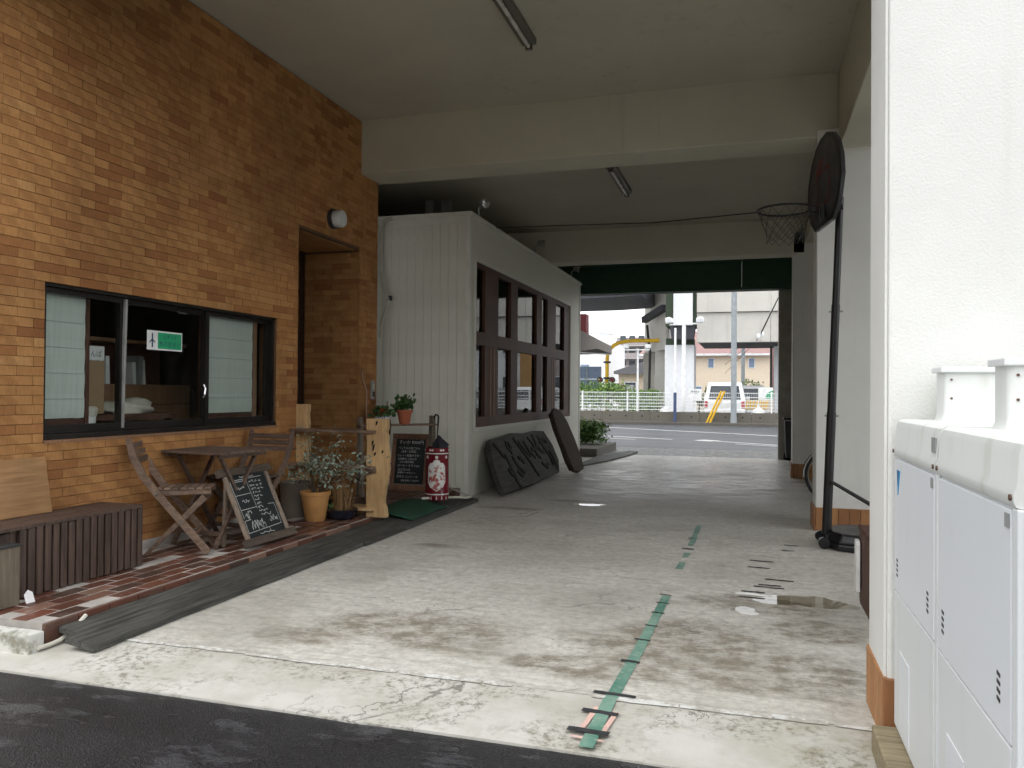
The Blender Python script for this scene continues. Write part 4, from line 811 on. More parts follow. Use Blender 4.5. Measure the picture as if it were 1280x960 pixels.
for k, (tx, sz, x, z) in enumerate((('すいか ¥500円', .052, -4.14, .665), ('ランチ＆お昼ごはん', .032, -4.14, .605), ('(定食・お惣菜)', .030, -4.10, .565), ('カレー・和風サラダ・', .032, -4.15, .515), ('お味噌汁 ごはん付', .030, -4.14, .475), ('ふきと筍の煮物', .028, -4.12, .44), ('コーヒー ６００yen', .034, -4.14, .395), ('みどりいろ', .034, -4.13, .345), ('抹茶ケーキセット', .030, -4.13, .31), ('手作り パンケーキ', .034, -4.14, .26), ('お持ち帰り できます', .026, -4.08, .22))):
    text_mesh(tx, sz, 'chalk_lettering', 'chalk', lambda a, b: CP(x+a, z+b, .002), bo)
# umbrella stand
uc = (-3.34, 8.17, Z); us = thing('umbrella_stand', 'tall red and white porcelain umbrella stand by the annex corner', 'umbrella stand', uc)
prof = [(.125, 0), (.132, .01), (.132, .05), (.130, .06), (.130, .52), (.134, .53), (.134, .575), (.120, .577), (.118, .53)]
MB().lathe(prof, uc, 40).build('body', 'porcelain_red', us, smooth=True)
def wrap(pts, nm, mt, r=.1315, a0=0, sub=1):
    o = MB(); cen = -1.22+a0
    cx = sum(p[0] for p in pts)/len(pts); cz = sum(p[1] for p in pts)/len(pts); rings = [1., .66, .33]
    vs = []; n = len(pts)
    for s_ in rings:
        for (a, z) in pts: aa = cen+(cx+(a-cx)*s_)/r; vs.append((uc[0]+r*math.cos(aa), uc[1]+r*math.sin(aa), uc[2]+cz+(z-cz)*s_))
    aa = cen+cx/r; vs.append((uc[0]+r*math.cos(aa), uc[1]+r*math.sin(aa), uc[2]+cz)); fs = []
    for k in range(2):
        for j in range(n): fs.append((k*n+j, k*n+(j+1) % n, (k+1)*n+(j+1) % n, (k+1)*n+j))
    for j in range(n): fs.append((2*n+j, 2*n+(j+1) % n, 3*n))
    return o.add(vs, fs).build(nm, mt, us, smooth=True)
wrap([(-.105, .20), (-.10, .37), (-.075, .41), (-.045, .415), (-.03, .44), (0, .452), (.03, .44), (.045, .415), (.075, .41), (.10, .37), (.105, .20), (.075, .145), (.03, .12), (0, .10), (-.03, .12), (-.075, .145)], 'medallion_rim', 'porcelain_white')
wrap([(-.096, .205), (-.091, .365), (-.07, .40), (-.04, .405), (-.028, .43), (0, .44), (.028, .43), (.04, .405), (.07, .40), (.091, .365), (.096, .205), (.07, .155), (.03, .13), (0, .112), (-.03, .13), (-.07, .155)], 'medallion', 'porcelain_scene', r=.1325)
for z in (.515, .068): MB().lathe([(.1335, z-.006), (.1345, z), (.1335, z+.006)], uc, 40, cap=False).build('ring', 'porcelain_white', us, smooth=True)
for k in range(14):
    a0 = k*2*math.pi/14
    wrap([(-.008, .012), (0, .056), (.008, .012)], 'spike', 'porcelain_white', .1335, a0)
    if k % 2: wrap([(-.03, .552), (-.015, .566), (0, .556), (.015, .566), (.03, .552), (.015, .538), (0, .548), (-.015, .538)], 'flower_motif', 'porcelain_white', .1358, a0)
    if k % 2 == 0 and k not in (): wrap([(.018*math.cos(t*.785), .475+.018*math.sin(t*.785)) for t in range(8)], 'flower_motif', 'porcelain_white', .1317, a0)
um = thing('umbrella', 'closed black umbrella with hooked handle standing in the porcelain stand', 'umbrella', (uc[0], uc[1], Z+.05))
MB().tube([(uc[0], uc[1], .2), (uc[0], uc[1], .86), (uc[0]+.008, uc[1], .98), (uc[0]+.012, uc[1], 1.03), (uc[0]+.0, uc[1], 1.055), (uc[0]-.022, uc[1], 1.06), (uc[0]-.036, uc[1], 1.04), (uc[0]-.036, uc[1], 1.01)], [.006, .007, .011, .011, .011, .011, .011, .010], 8).build('handle', 'plastic_black', um, smooth=True)
o = MB(); n = 24; vs = []
for (z, r0, am) in ((.45, .03, .3), (.68, .075, .35), (.735, .085, .45), (.80, .03, .3), (.83, .012, 0)):
    for j in range(n): a = 2*math.pi*j/n; r = r0*(1+am*math.cos(a*6)*.4)*(1+.25*math.cos(a)); vs.append((uc[0]+.015+r*math.cos(a), uc[1]+r*math.sin(a), z))
o.add(vs, [(i*n+j, i*n+(j+1) % n, (i+1)*n+(j+1) % n, (i+1)*n+j) for i in range(4) for j in range(n)]); o.build('canopy', 'umbrella_cloth', um, smooth='all')
# mat and hose
o = MB(); gx_ = 14; gy = 16; mv = []
def mz(x): return .128 if x < -3.45 else max(.128-(x+3.45)*.28, .05)
for i in range(gx_+1):
    for j in range(gy+1): x = -3.62+.44*i/gx_; y = 7.06+.95*j/gy+(x+3.4)*.3; mv.append((x, y, mz(x)+.002*math.sin(i*2+j)))
o.add(mv, [(i*(gy+1)+j, (i+1)*(gy+1)+j, (i+1)*(gy+1)+j+1, i*(gy+1)+j+1) for i in range(gx_) for j in range(gy)])
mo = o.build('green_mat', 'turf_green', smooth='all', recalc=False); sm = mo.modifiers.new('t', 'SOLIDIFY'); sm.thickness = .012; sm.offset = 1; tag(mo, 'dark green turf door mat draped over the step edge and ramp boards', 'mat')
tag(MB().tube([(-3.44, 7.98, .148), (-3.30, 8.15, .145), (-3.18, 8.42, .12), (-3.14, 8.62, .09), (-3.16, 8.78, .08), (-3.26, 8.86, .10), (-3.38, 8.88, .13), (-3.5, 9.0, .14), (-3.6, 9.2, .15)], .013, 8).build('garden_hose', 'hose_white', smooth=True), 'white hose curling round the foot of the umbrella stand', 'hose')

# ------------------------------------------------------------------ carved slabs leaning on the annex
cs = thing('carved_sign', 'large dark wooden slab with carved brush characters leaning on the annex', 'sign', (-3.1, 10.9, 0))
def SP(y, t, o=0):      # t 0..1 up the slab
    b = Vector((-2.98, 0, 0)); tp = Vector((-3.36, 0, .70)); d = tp-b; n_ = Vector((d.z, 0, -d.x)).normalized(); p = b+d*t+n_*o; return (p.x, y, p.z)
out = [(9.38, .02), (9.9, .015), (10.6, .0), (11.5, .01), (12.3, .02), (12.62, .25), (12.72, .6), (12.6, .93), (12.0, .97), (11.4, .955), (10.8, 1.0), (10.2, .965), (9.86, .95), (9.72, .86), (9.55, .60), (9.43, .32)]
slb = MB().prism(out, lambda a, b, t: SP(a, b, t), .0, .07).build('slab', 'carved_dark', cs, bevel=.012)
def stroke(pts, w):
    o = MB(); L = []; Rr = []
    for i, (y, t) in enumerate(pts):
        a = pts[max(i-1, 0)]; b = pts[min(i+1, len(pts)-1)]; d = Vector((b[0]-a[0], (b[1]-a[1])*.8)).normalized(); k = w*(.5+.8*math.sin(math.pi*(i+.6)/(len(pts)+.2)))
        L.append((y-d.y*k, t+d.x*k*1.25)); Rr.append((y+d.y*k, t-d.x*k*1.25))
    o.prism(L+Rr[::-1], lambda a, b, t: SP(a, b, t), .068, .082); o.build('carved_stroke', 'groove', slb, bevel=.004)
for pts in ([(9.85, .85), (9.93, .78), (10.0, .66), (10.03, .58)], [(10.12, .64), (10.1, .4), (10.08, .1), (10.12, .03)], [(9.95, .38), (10.0, .3), (10.05, .26)], [(10.4, .86), (10.36, .75), (10.42, .66), (10.5, .74), (10.46, .84)], [(10.36, .58), (10.4, .4), (10.5, .3), (10.58, .25)], [(10.6, .52), (10.7, .5), (10.74, .40)], [(10.3, .3), (10.36, .22), (10.45, .2)], [(10.8, .9), (10.9, .7), (11.0, .5), (11.08, .3)], [(10.95, .8), (11.1, .62), (11.2, .5)], [(11.2, .8), (11.25, .6), (11.4, .44)], [(11.05, .35), (11.1, .2), (11.15, .1)], [(11.5, .85), (11.6, .7), (11.56, .5), (11.66, .4)], [(11.4, .62), (11.6, .58), (11.8, .66)], [(11.8, .9), (11.78, .7), (11.85, .55), (12.0, .5)], [(11.6, .3), (11.75, .2), (11.9, .26)], [(12.05, .85), (12.1, .6), (12.2, .4), (12.15, .2)], [(12.0, .7), (12.2, .74), (12.4, .7)], [(12.3, .5), (12.36, .3), (12.3, .15)]): stroke(pts, .032)
s2_ = thing('wood_slab', 'upright brown live edge wood slab leaning beside the carved sign', 'slab', (-2.85, 12.8, 0))
def LP(y, t, o=0):
    b = Vector((-2.72, 12.65, 0)); tp = Vector((-3.20, 13.0, 1.0)); p = b+(tp-b)*t; n_ = Vector((.80, -.25, .42)).normalized(); w_ = Vector((.30, .95, 0)); q = p+w_*y+n_*o; return (q.x, q.y, q.z)
l2 = [(-.16, .03), (0, .0), (.17, .04), (.22, .2), (.23, .5), (.20, .8), (.12, .98), (-.05, 1.03), (-.18, .96), (-.22, .7), (-.20, .4), (-.21, .2)]
MB().prism(l2, lambda a, b, t: LP(a, b, t), .0, .07).build('slab', 'slab_brown', s2_, bevel=.015)
MB().prism([(-.17, .05), (-.21, .2), (-.2, .4), (-.22, .7), (-.18, .95), (-.215, .95), (-.255, .7), (-.24, .4), (-.25, .2), (-.21, .05)], lambda a, b, t: LP(a, b, t), -.002, .05).build('bark_edge', 'bark', s2_, bevel=.008)
# far end of the annex: platform, mat, bush, awning
tag(MB().box(-5.5, -3.02, 15.96, 18.4, -.05, .17).build('porch_platform', 'retaining_concrete', bevel=.012), 'low concrete porch platform past the far end of the annex', 'platform')
o = MB().prism([(-3.0, 13.9), (-2.85, 13.86), (-2.62, 15.0), (-2.42, 16.6), (-2.4, 17.6), (-2.62, 17.6), (-3.0, 15.9)], lambda a, b, t: (a, b, t), .003, .03); tag(o.build('rubber_mat', 'plank_black', bevel=.005), 'flat dark mat lying on the floor beside the porch platform', 'mat')
bu = thing('shrub', 'rounded bright green shrub on the porch platform past the annex', 'shrub', (-3.45, 17.5, .17)); lv = MB(); cc = []
for k in range(48):
    a = R_.uniform(0, 6.28); r = .34*math.sqrt(R_.random()); c0 = Vector((-3.50+r*math.cos(a)*1.1, 17.5+r*math.sin(a), .26+R_.uniform(0, .44)*(1-r)))
    cc += [c0+Vector((R_.gauss(0, .075), R_.gauss(0, .075), R_.gauss(0, .065))) for j in range(60)]
leaves(lv, [p for p in cc if p.z > .18], .065, 0, .55); lv.build('crown', 'leaf_lime', bu, recalc=False)
for k in range(5): MB().tube([(-3.55, 17.5, .17), (-3.55+R_.uniform(-.2, .2), 17.5+R_.uniform(-.2, .2), .5)], .012, 5).build('trunk', 'stem_brown', bu)
aw = thing('awning', 'grey brown cloth awning sticking out past the far end of the annex', 'awning', (-3.8, 17.9, 2.2))
o = MB(); o.prism([(15.93, 2.62), (19.9, 2.50), (19.95, 2.30), (18, 2.33), (15.93, 2.16)], lambda a, b, t: (t, a, b), -4.9, -3.40); o.build('cloth', 'awning_cloth', aw, bevel=.01); MB().tube([(-3.42, 15.93, 2.14), (-3.42, 19.9, 2.29)], .015, 6).build('arm', 'steel_grey', aw)

# ------------------------------------------------------------------ right side: outdoor units, hoop, bench, bicycle
def unit(lb, y0, y1, logo):
    u = thing('outdoor_unit', lb, 'air conditioner', (.8, (y0+y1)/2, .09), group='white outdoor units by the near pillar')
    X0, X1 = .522, 1.06; f = X0-.004
    MB().box(X0, X1, y0, y1, .09, 1.09).build('cabinet', 'unit_white', u, bevel=.008)
    MB().box(f-.004, X0, y0+.04, y1-.012, .598, 1.084).build('upper_panel', 'unit_panel', u, bevel=.003); lp = MB().box(f-.004, X0, y0+.04, y1-.012, .10, .592).build('lower_panel', 'unit_white', u, bevel=.003)
    # lid: sloping shoulder over a rounded rim
    o = MB(); pf = [(X0+.005, 1.09), (X0-.008, 1.093), (X0-.013, 1.105), (X0-.013, 1.122), (X0-.007, 1.136), (X0-.002, 1.205), (X0+.004, 1.222), (X0+.018, 1.230), (X1, 1.228), (X1, 1.09)]
    o.prism(pf, lambda a, b, t: (a, t, b), y0+.004, y1-.004); o.build('lid', 'unit_lid', u, smooth=True)
    MB().box(X0-.008, X0+.004, y0-.006, y0+.03, .09, 1.09).build('corner_post', 'unit_white', u, bevel=.004)
    # discharge duct with flared foot
    ty = y1-.17; o = MB(); rings = [(1.228, .030), (1.236, .014), (1.246, .004), (1.26, 0), (1.40, 0)]; vs = []
    for z, e in rings:
        a, b, c, d, r = .645-e*.35, 1.04+e*.2, ty-e, y1-.035, .02
        for (cx, cy, st_) in ((a+r, c+r, 180), (b-r, c+r, 270), (b-r, d-r, 0), (a+r, d-r, 90)):
            for k in range(4): an_ = rad(st_+k*30); vs.append((cx+r*math.cos(an_), cy+r*math.sin(an_), z))
    o.add(vs, [(i*16+j, i*16+(j+1) % 16, (i+1)*16+(j+1) % 16, (i+1)*16+j) for i in range(4) for j in range(16)]); tw = o.build('discharge_duct', 'unit_lid', u, smooth=True)
    MB().box(.633, 1.052, ty-.012, y1-.024, 1.40, 1.420).build('duct_rim', 'unit_white', tw, bevel=.004)
    for z in (1.375, 1.31): MB().tube([(.668, ty+.002, z), (.668, ty-.004, z)], .004, 6).build('screw', 'screw', tw)
    for (yy, zz) in ((y1-.07, .655), (y0+.12, .66)):
        o = MB()
        for k in range(4): o.prism([(yy-.011, zz+k*.018), (yy+.011, zz+k*.018+.003), (yy+.011, zz+k*.018+.011), (yy-.011, zz+k*.018+.008)], lambda a, b, t: (t, a, b), f-.0055, f-.003)
        o.build('vent_slit', 'cable_dark', u)
    for yy in (y0+.02, y1-.02): MB().tube([(X0-.012, yy, 1.112), (X0-.017, yy, 1.112)], .007, 8).build('screw', 'screw', u)
    for yy in (y0+.05, y1-.09): MB().box(X0+.01, X0+.08, yy, yy+.05, .0, .09).build('foot', 'screw', u)
    MB().prism([(y1-.30, .40), (y1-.30, .12), (y1-.12, .12), (y1-.12, .40)], lambda a, b, t: (t, a, b), f-.0062, f-.004).build('hatch', 'unit_panel', lp)
    if logo:
        MB().prism([(y1-.065, 1.045), (y1-.125, 1.045), (y1-.085, .955)], lambda a, b, t: (t, a, b), f-.0062, f-.004).build('logo', 'logo_blue', u); MB().prism([(y1-.078, 1.045), (y1-.10, 1.045), (y1-.09, .99)], lambda a, b, t: (t, a, b), f-.0072, f-.0055).build('logo', 'logo_navy', u)
        MB().box(X0-.009, X0-.004, y0+.02, y0+.07, 1.152, 1.195).build('rating_label', 'label_grey', u)
    MB().box(f-.0065, f-.0045, y0+.045, y0+.075, 1.045, 1.075).build('sticker', 'label_grey', u)
    return u
unit('white outdoor air conditioner with a blue triangle mark, next to the pillar', 2.545, 3.255, True); unit('plain white outdoor air conditioner at the right edge, nearest the camera', 1.825, 2.535, False)
tag(MB().box(.435, .60, 2.2, 3.235, -.03, .088).build('timber_sleeper', 'timber', bevel=.008), 'weathered timber sleeper under the outdoor units beside the pillar', 'timber')

hp = thing('basketball_stand', 'black portable basketball hoop leaning beside the second white pillar', 'basketball hoop', (.7, 7.45, 0))
prf = [(.62, 7.30), (.70, 7.16), (.85, 7.10), (1.45, 7.12), (1.5, 7.2), (1.5, 7.70), (1.42, 7.78), (.85, 7.80), (.70, 7.74), (.62, 7.60)]
MB().prism(prf, lambda a, b, t: (a+(1.06-a)*(.0 if t < .08 else .10), b+(7.45-b)*(0 if t < .08 else .10), t), .004, .06).build('base', 'plastic_black', hp, bevel=.015)
MB().prism([(1.06+(a-1.06)*.985, 7.45+(b-7.45)*.97) for a, b in prf], lambda a, b, t: (a+(1.06-a)*(.0 if t < .08 else .08), b+(7.45-b)*(0 if t < .08 else .08), t), .06, .145).build('base', 'plastic_black', hp, bevel=.02)
for y in (7.26, 7.62): MB().tube([(.60, y-.03, .05), (.60, y+.03, .05)], .048, 14).build('wheel', 'plastic_black', hp, smooth=True)
PB, PT = Vector((.635, 7.44, .10)), Vector((.735, 7.44, 3.05)); PD = PT-PB
MB().tube([PB, PB+PD*.36], .039, 14).build('pole', 'hoop_black', hp, smooth=True); MB().tube([PB+PD*.355, PB+PD*.68], .035, 14).build('pole', 'hoop_black', hp, smooth=True); MB().tube([PB+PD*.675, PT], .031, 14).build('pole', 'hoop_black', hp, smooth=True)
for t in (.35, .66): p = PB+PD*t; MB().tube([p+Vector((-.055, 0, 0)), p+Vector((.06, 0, 0))], .008, 8).build('bolt', 'steel_grey', hp)
for y in (7.25, 7.64): MB().tube([PB+PD*.155+Vector((.02, (y-7.44)*.2, 0)), (1.35, y, .16)], .013, 8).build('strut', 'hoop_black', hp, smooth=True)
bo_ = [(-.28, 2.80), (.28, 2.80), (.46, 2.92), (.55, 3.12), (.52, 3.28), (.42, 3.43), (.27, 3.54), (.10, 3.595), (-.10, 3.595), (-.27, 3.54), (-.42, 3.43), (-.52, 3.28), (-.55, 3.12), (-.46, 2.92)]
nb = Vector((-.985, -.17, 0)); wb = Vector((.17, -.985, 0)); cb_ = Vector((.63, 7.42, 0))
def BP_(s, z, o=0): p = cb_+wb*s+nb*o; return (p.x, p.y, z)
MB().prism(bo_, lambda a, b, t: BP_(a, b, t), 0, .035).build('backboard', 'board_grey', hp, bevel=.006)
o = MB(); ins = [(s*.90, 3.2+(z-3.2)*.90) for s, z in bo_]; k = len(bo_); vs = [BP_(s, z, .037) for s, z in bo_]+[BP_(s, z, .037) for s, z in ins]; o.add(vs, [(i, (i+1) % k, k+(i+1) % k, k+i) for i in range(k)]); o.build('border', 'hoop_black', hp)
for (a, b, c_, d) in ((-.2, .2, 3.28, 3.30), (-.2, .2, 2.98, 3.0), (-.2, -.18, 3.0, 3.28), (.18, .2, 3.0, 3.28)): MB().prism([(a, c_), (b, c_), (b, d), (a, d)], lambda s, z, t: BP_(s, z, t), .036, .038).build('target_line', 'board_red', hp)
MB().prism([(-.28, 3.30), (-.05, 3.42), (-.02, 3.38), (-.2, 3.29)], lambda s, z, t: BP_(s, z, t), .036, .038).build('print_mark', 'board_red', hp)
rc = Vector((.275, 7.38, 2.95)); MB().tube([(rc.x+.235*math.cos(t*math.pi/16), rc.y+.235*math.sin(t*math.pi/16), rc.z) for t in range(32)], .010, 8, closed=True).build('rim', 'hoop_black', hp, smooth=True)
for s in (-.12, .12): MB().tube([(rc.x+.20, rc.y+s, rc.z), (.56, 7.42+s*.8, 2.94), BP_(s*.6, 2.86, .04)], .007, 6).build('rim_brace', 'hoop_black', hp, smooth=True)
MB().box(.575, .60, 7.33, 7.50, 2.84, 2.97).build('bracket', 'hoop_black', hp); MB().bar((.62, 7.43, 2.95), (.74, 7.44, 2.98), .12, .10).build('bracket', 'hoop_black', hp)
o = MB(); LV = [(0, .232), (.08, .205), (.14, .18), (.20, .16), (.25, .15), (.29, .155)]
for k in range(12):
    for dr_ in (1, -1):
        pts = []
        for i, (dz, r) in enumerate(LV): a = (k+dr_*i*.5)*math.pi/6; pts.append((rc.x+r*math.cos(a), rc.y+r*math.sin(a), rc.z-dz))
        o.tube(pts, .0028, 4)
o.build('net', 'net_cord', hp)
bn_ = thing('wooden_bench', 'dark brown wooden bench end peeking out behind the near pillar', 'bench', (1.2, 5.1, 0))
for x in (.648, 1.85): MB().prism([(4.92, .06), (4.95, .03), (5.32, .03), (5.35, .06), (5.35, .485), (4.92, .485)], lambda a, b, t: (t, a, b), x, x+.035).build('end_panel', 'brown_frame', bn_, bevel=.006)
for k in range(4): MB().box(.64, 1.9, 4.91+k*.112, 4.91+k*.112+.102, .487, .512).build('seat_plank', 'brown_frame', bn_, bevel=.004)
MB().box(.69, 1.84, 5.12, 5.15, .2, .27).build('stretcher', 'brown_frame', bn_)
tag(MB().prism([(5.0, .02), (5.34, .02), (5.34, .40), (5.30, .44), (5.05, .44), (5.0, .40)], lambda a, b, t: (t, 5.24+(a-5.0)*.3, .1+b*.74), .618, .640).build('white_tray', 'white_paint', bevel=.004), 'white plastic tray propped against the dark bench end', 'tray')
# bicycle behind the second pillar
bc = thing('bicycle', 'bicycle parked behind the second pillar, its wheel poking out', 'bicycle', (1.25, 10.3, 0))
def wheel(x):
    c = Vector((x, 10.3, .335)); w = MB().tube([(c.x+.315*math.cos(t*math.pi/16), c.y, c.z+.315*math.sin(t*math.pi/16)) for t in range(32)], .019, 8, closed=True).build('wheel', 'rubber_black', bc, smooth=True)
    MB().tube([(c.x+.292*math.cos(t*math.pi/16), c.y, c.z+.292*math.sin(t*math.pi/16)) for t in range(32)], .009, 6, closed=True).build('rim', 'chrome', w, smooth=True); o = MB()
    for k in range(14): a = k*math.pi/7; o.tube([c, (c.x+.29*math.cos(a), c.y, c.z+.29*math.sin(a))], .0015, 4)
    o.build('spokes', 'chrome', w); MB().tube([(c.x+.345*math.cos(rad(t)), c.y, c.z+.345*math.sin(rad(t))) for t in range(20, 200, 15)], .016, 6).build('mudguard', 'chrome', w, smooth=True)
wheel(.955); wheel(2.0)
for pts, r in (([(.955, 10.3, .335), (1.10, 10.3, .80), (1.13, 10.3, .95)], .014), ([(1.09, 10.3, .74), (1.52, 10.3, .30), (1.70, 10.3, .85)], .015), ([(1.52, 10.3, .30), (2.0, 10.3, .335), (1.66, 10.3, .70)], .010), ([(1.10, 10.3, .70), (1.64, 10.3, .60)], .013)): MB().tube(pts, r, 8).build('frame', 'car_silver', bc, smooth=True)
MB().tube([(1.25, 10.03, 1.0), (1.12, 10.12, 1.02), (1.11, 10.3, .97), (1.12, 10.48, 1.02), (1.25, 10.57, 1.0)], .011, 8).build('handlebar', 'chrome', bc, smooth=True); MB().prism([(1.55, .0), (1.75, -.09), (1.85, -.07), (1.86, .07), (1.75, .09)], lambda a, b, t: (a, 10.3+b, t), .86, .91).build('saddle', 'rubber_black', bc, bevel=.015); MB().lathe([(.09, -.004), (.09, .004)], (1.52, 10.3, .30), 20).build('crank', 'chrome', bc)
wbn = thing('wheeled_bin', 'black wheeled bin standing against the tiled end wall at the far pillar', 'bin', (.78, 16.6, 0))
o = MB(); o.prism([(.62, 16.40), (1.0, 16.40), (1.0, 16.8), (.62, 16.8)], lambda a, b, t: (.81+(a-.81)*(.82 if t < .3 else 1), 16.6+(b-16.6)*(.82 if t < .3 else 1), t), .06, .80); o.build('body', 'plastic_black', wbn, bevel=.03); MB().box(.60, 1.02, 16.37, 16.82, .805, .86).build('lid', 'plastic_black', wbn, bevel=.025); MB().tube([(.66, 16.38, .83), (.66, 16.34, .80), (.96, 16.34, .80), (.96, 16.38, .83)], .01, 6).build('handle', 'chrome', wbn)
for x in (.66, .96): MB().tube([(x-.03, 16.78, .07), (x+.03, 16.78, .07)], .066, 14).build('wheel', 'rubber_black', wbn)
# floor tape, scraps, puddles
tp = thing('floor_tape', 'green tape line with black and pink strips stuck on the concrete floor', 'tape', (-.54, 5.3, 0))
zt = .0035
def strip(a, b, w, mat, nm, z=zt, jag=.0):
    a = Vector((*a, z)); b = Vector((*b, z)); d = (b-a).normalized(); n_ = Vector((-d.y, d.x, 0))*w/2; k = 6; L = []; Rr = []
    for i in range(k+1): p = a+(b-a)*i/k; L.append(p+n_*(1+R_.uniform(-jag, jag))); Rr.append(p-n_*(1+R_.uniform(-jag, jag)))
    return MB().add([tuple(q) for q in L+Rr[::-1]], [tuple(range(2*k+2))]).build(nm, mat, tp)
strip((-.583, 2.90), (-.575, 3.40), .056, 'tape_green', 'tape_strip', .004, .03); strip((-.572, 3.402), (-.546, 4.1), .056, 'tape_green', 'tape_strip', .0038, .03); strip((-.546, 4.102), (-.522, 5.22), .055, 'tape_green', 'tape_strip', jag=.06); strip((-.515, 6.05), (-.508, 6.30), .054, 'tape_green', 'tape_strip', jag=.1); strip((-.505, 6.5), (-.50, 6.68), .05, 'tape_green', 'tape_strip', jag=.15); strip((-.50, 7.0), (-.49, 8.1), .05, 'tape_green', 'tape_strip', jag=.2)
for (y, x0, x1, w) in ((3.445, -.70, -.44, .035), (3.235, -.71, -.50, .040), (3.04, -.735, -.505, .048), (3.89, -.63, -.50, .035), (4.25, -.61, -.49, .02), (4.52, -.58, -.48, .018), (4.80, -.575, -.465, .02), (5.03, -.57, -.455, .018), (5.24, -.575, -.465, .016), (6.85, -.56, -.42, .04), (7.35, -.54, -.47, .03)): strip((-.555+(x0+.555)*.72, y+.006), (-.555+(x1+.555)*.72, y-.006), w*.85, 'tape_black', 'cross_strip', .0055, .12)
for (a, b) in (((-.632, 3.06), (-.618, 3.22)), ((-.545, 3.06), (-.525, 3.26)), ((-.618, 3.25), (-.612, 3.29))): strip(a, b, .022, 'tape_pink', 'side_strip', .0032, .1)
strip((-.66, 2.985), (-.53, 2.972), .016, 'tape_pink', 'side_strip', .0032, .1)
for k, (x, y, L) in enumerate(((-.07, 5.36, .16), (-.06, 5.52, .15), (.02, 5.68, .20), (.05, 5.74, .15), (.10, 5.92, .19), (-.02, 6.30, .16), (-.01, 6.55, .18), (.28, 7.3, .12), (.25, 7.05, .10))):
    o = MB(); n_ = 7; u = [(x+L*i/n_, y+R_.uniform(.008, .02)) for i in range(n_+1)]; d = [(x+L*i/n_, y-R_.uniform(.008, .02)) for i in range(n_, -1, -1)]
    tag(o.add([(a, b+(a-x)*-.08, zt) for a, b in u+d], [tuple(range(2*n_+2))]).build('tape_scrap', 'tape_black'), ('nearest', 'second nearest', 'third nearest', 'fourth nearest', 'fifth nearest', 'sixth nearest', 'seventh nearest', 'second farthest', 'farthest')[(0, 1, 2, 3, 4, 5, 6, 8, 7)[k]]+' of the dark torn tape strips right of the green tape', 'tape', 'torn tape strips on the floor')
def puddle(cx, cy, rx, ry, seed, lb):
    rr = random.Random(seed); ph = [rr.uniform(0, 6.28) for _ in range(6)]; n_ = 48; vs = [(cx, cy, .0028)]
    for i in range(n_): a = 2*math.pi*i/n_; k = 1+.22*math.sin(2*a+ph[0])+.14*math.sin(3*a+ph[1])+.09*math.sin(5*a+ph[2])+.05*math.sin(9*a+ph[3]); vs.append((cx+rx*k*math.cos(a), cy+ry*k*math.sin(a), .0028))
    o = MB().add(vs, [(0, 1+i, 1+(i+1) % n_) for i in range(n_)]).build('puddle', 'water'); o['kind'] = 'structure'; return o
puddle(.33, 5.36, .24, .17, 3, ''); puddle(-.03, 5.02, .08, .08, 5, ''); puddle(.0, 5.44, .12, .03, 11, ''); puddle(-1.85, 9.15, .24, .07, 6, '')

# ------------------------------------------------------------------ unseen house added behind the viewer to hold back low sky light
nh = thing('added_lane_house', 'unseen beige single storey house added across the lane to block low sky light', 'house', (-2, -9, 0))
MB().box(-16, 12, -16, -8.2, -.02, 3.4).build('wall', 'tan_wall', nh); MB().prism([(-16.5, 3.4), (12.5, 3.4), (11, 4.6), (-15, 4.6)], lambda a, b, t: (a, t, b), -16.5, -7.7).build('roof', 'roof_grey', nh)
for x in (-12, -8, -4, 0, 4, 8):
    for z in (1.0,): f = MB().box(x-.9, x+.9, -8.198, -8.14, z-.06, z+1.36).build('window', 'win_frame', nh); MB().box(x-.84, x+.84, -8.139, -8.13, z, z+1.3).build('pane', 'win_dark', f)

# ------------------------------------------------------------------ across the road
rw = thing('retaining_wall', 'low stained concrete retaining wall along the far side of the road', 'wall', (0, 34.6, .1))
for k in range(40):
    x = -42+k*2.1; b_ = MB().box(x+.004, x+2.096, 34.5, 34.705, .0, .52).build('block', 'retaining_concrete', rw, bevel=.015)
    if -12 < x < 8:
        for j in (0.35, 1.05, 1.75): MB().tube([(x+j, 34.497, .32), (x+j, 34.52, .32)], .035, 8).build('weep_hole', 'groove', b_)
fn = thing('mesh_fence', 'white metal mesh fence on the low wall across the road', 'fence', (0, 34.6, .52))
x = -17.2
while x < 13:
    MB().box(x-.03, x+.03, 34.57, 34.63, .50, 1.40).build('post', 'fence_white', fn)
    o = MB()
    for k in range(1, 27): o.box(x+k*.0745-.004, x+k*.0745+.004, 34.597, 34.603, .58, 1.36)
    o.build('mesh_panel', 'fence_white', fn)
    for z in (.60, .74, .88, 1.02, 1.16, 1.34): MB().box(x+.03, x+1.97, 34.588, 34.612, z-.014, z+.014).build('rail', 'fence_white', fn)
    x += 2.0
def pole(nm, lb, cat, x, y, z0, z1, r, mat): 
    p = thing(nm, lb, cat, (x, y, z0)); MB().tube([(x, y, z0), (x, y, z1)], [r, r*.85], 12).build('shaft', mat, p, smooth=True); return p
up_ = pole('utility_pole', 'tall grey utility pole by the kerb across the road', 'pole', -.71, 34.25, .05, 11, .125, 'pole_grey')
MB().lathe([(.14, 0), (.14, .25)], (-.71, 34.25, .1), 14).build('collar', 'pole_grey', up_)
tpol = pole('sign_pole', 'thin white pole with a blue foot in front of the white viaduct pier', 'pole', -3.12, 34.25, .1, 4.1, .055, 'fence_white'); MB().lathe([(.066, 0), (.066, 1.25)], (-3.12, 34.25, .1), 12).build('foot', 'pole_blue', tpol)
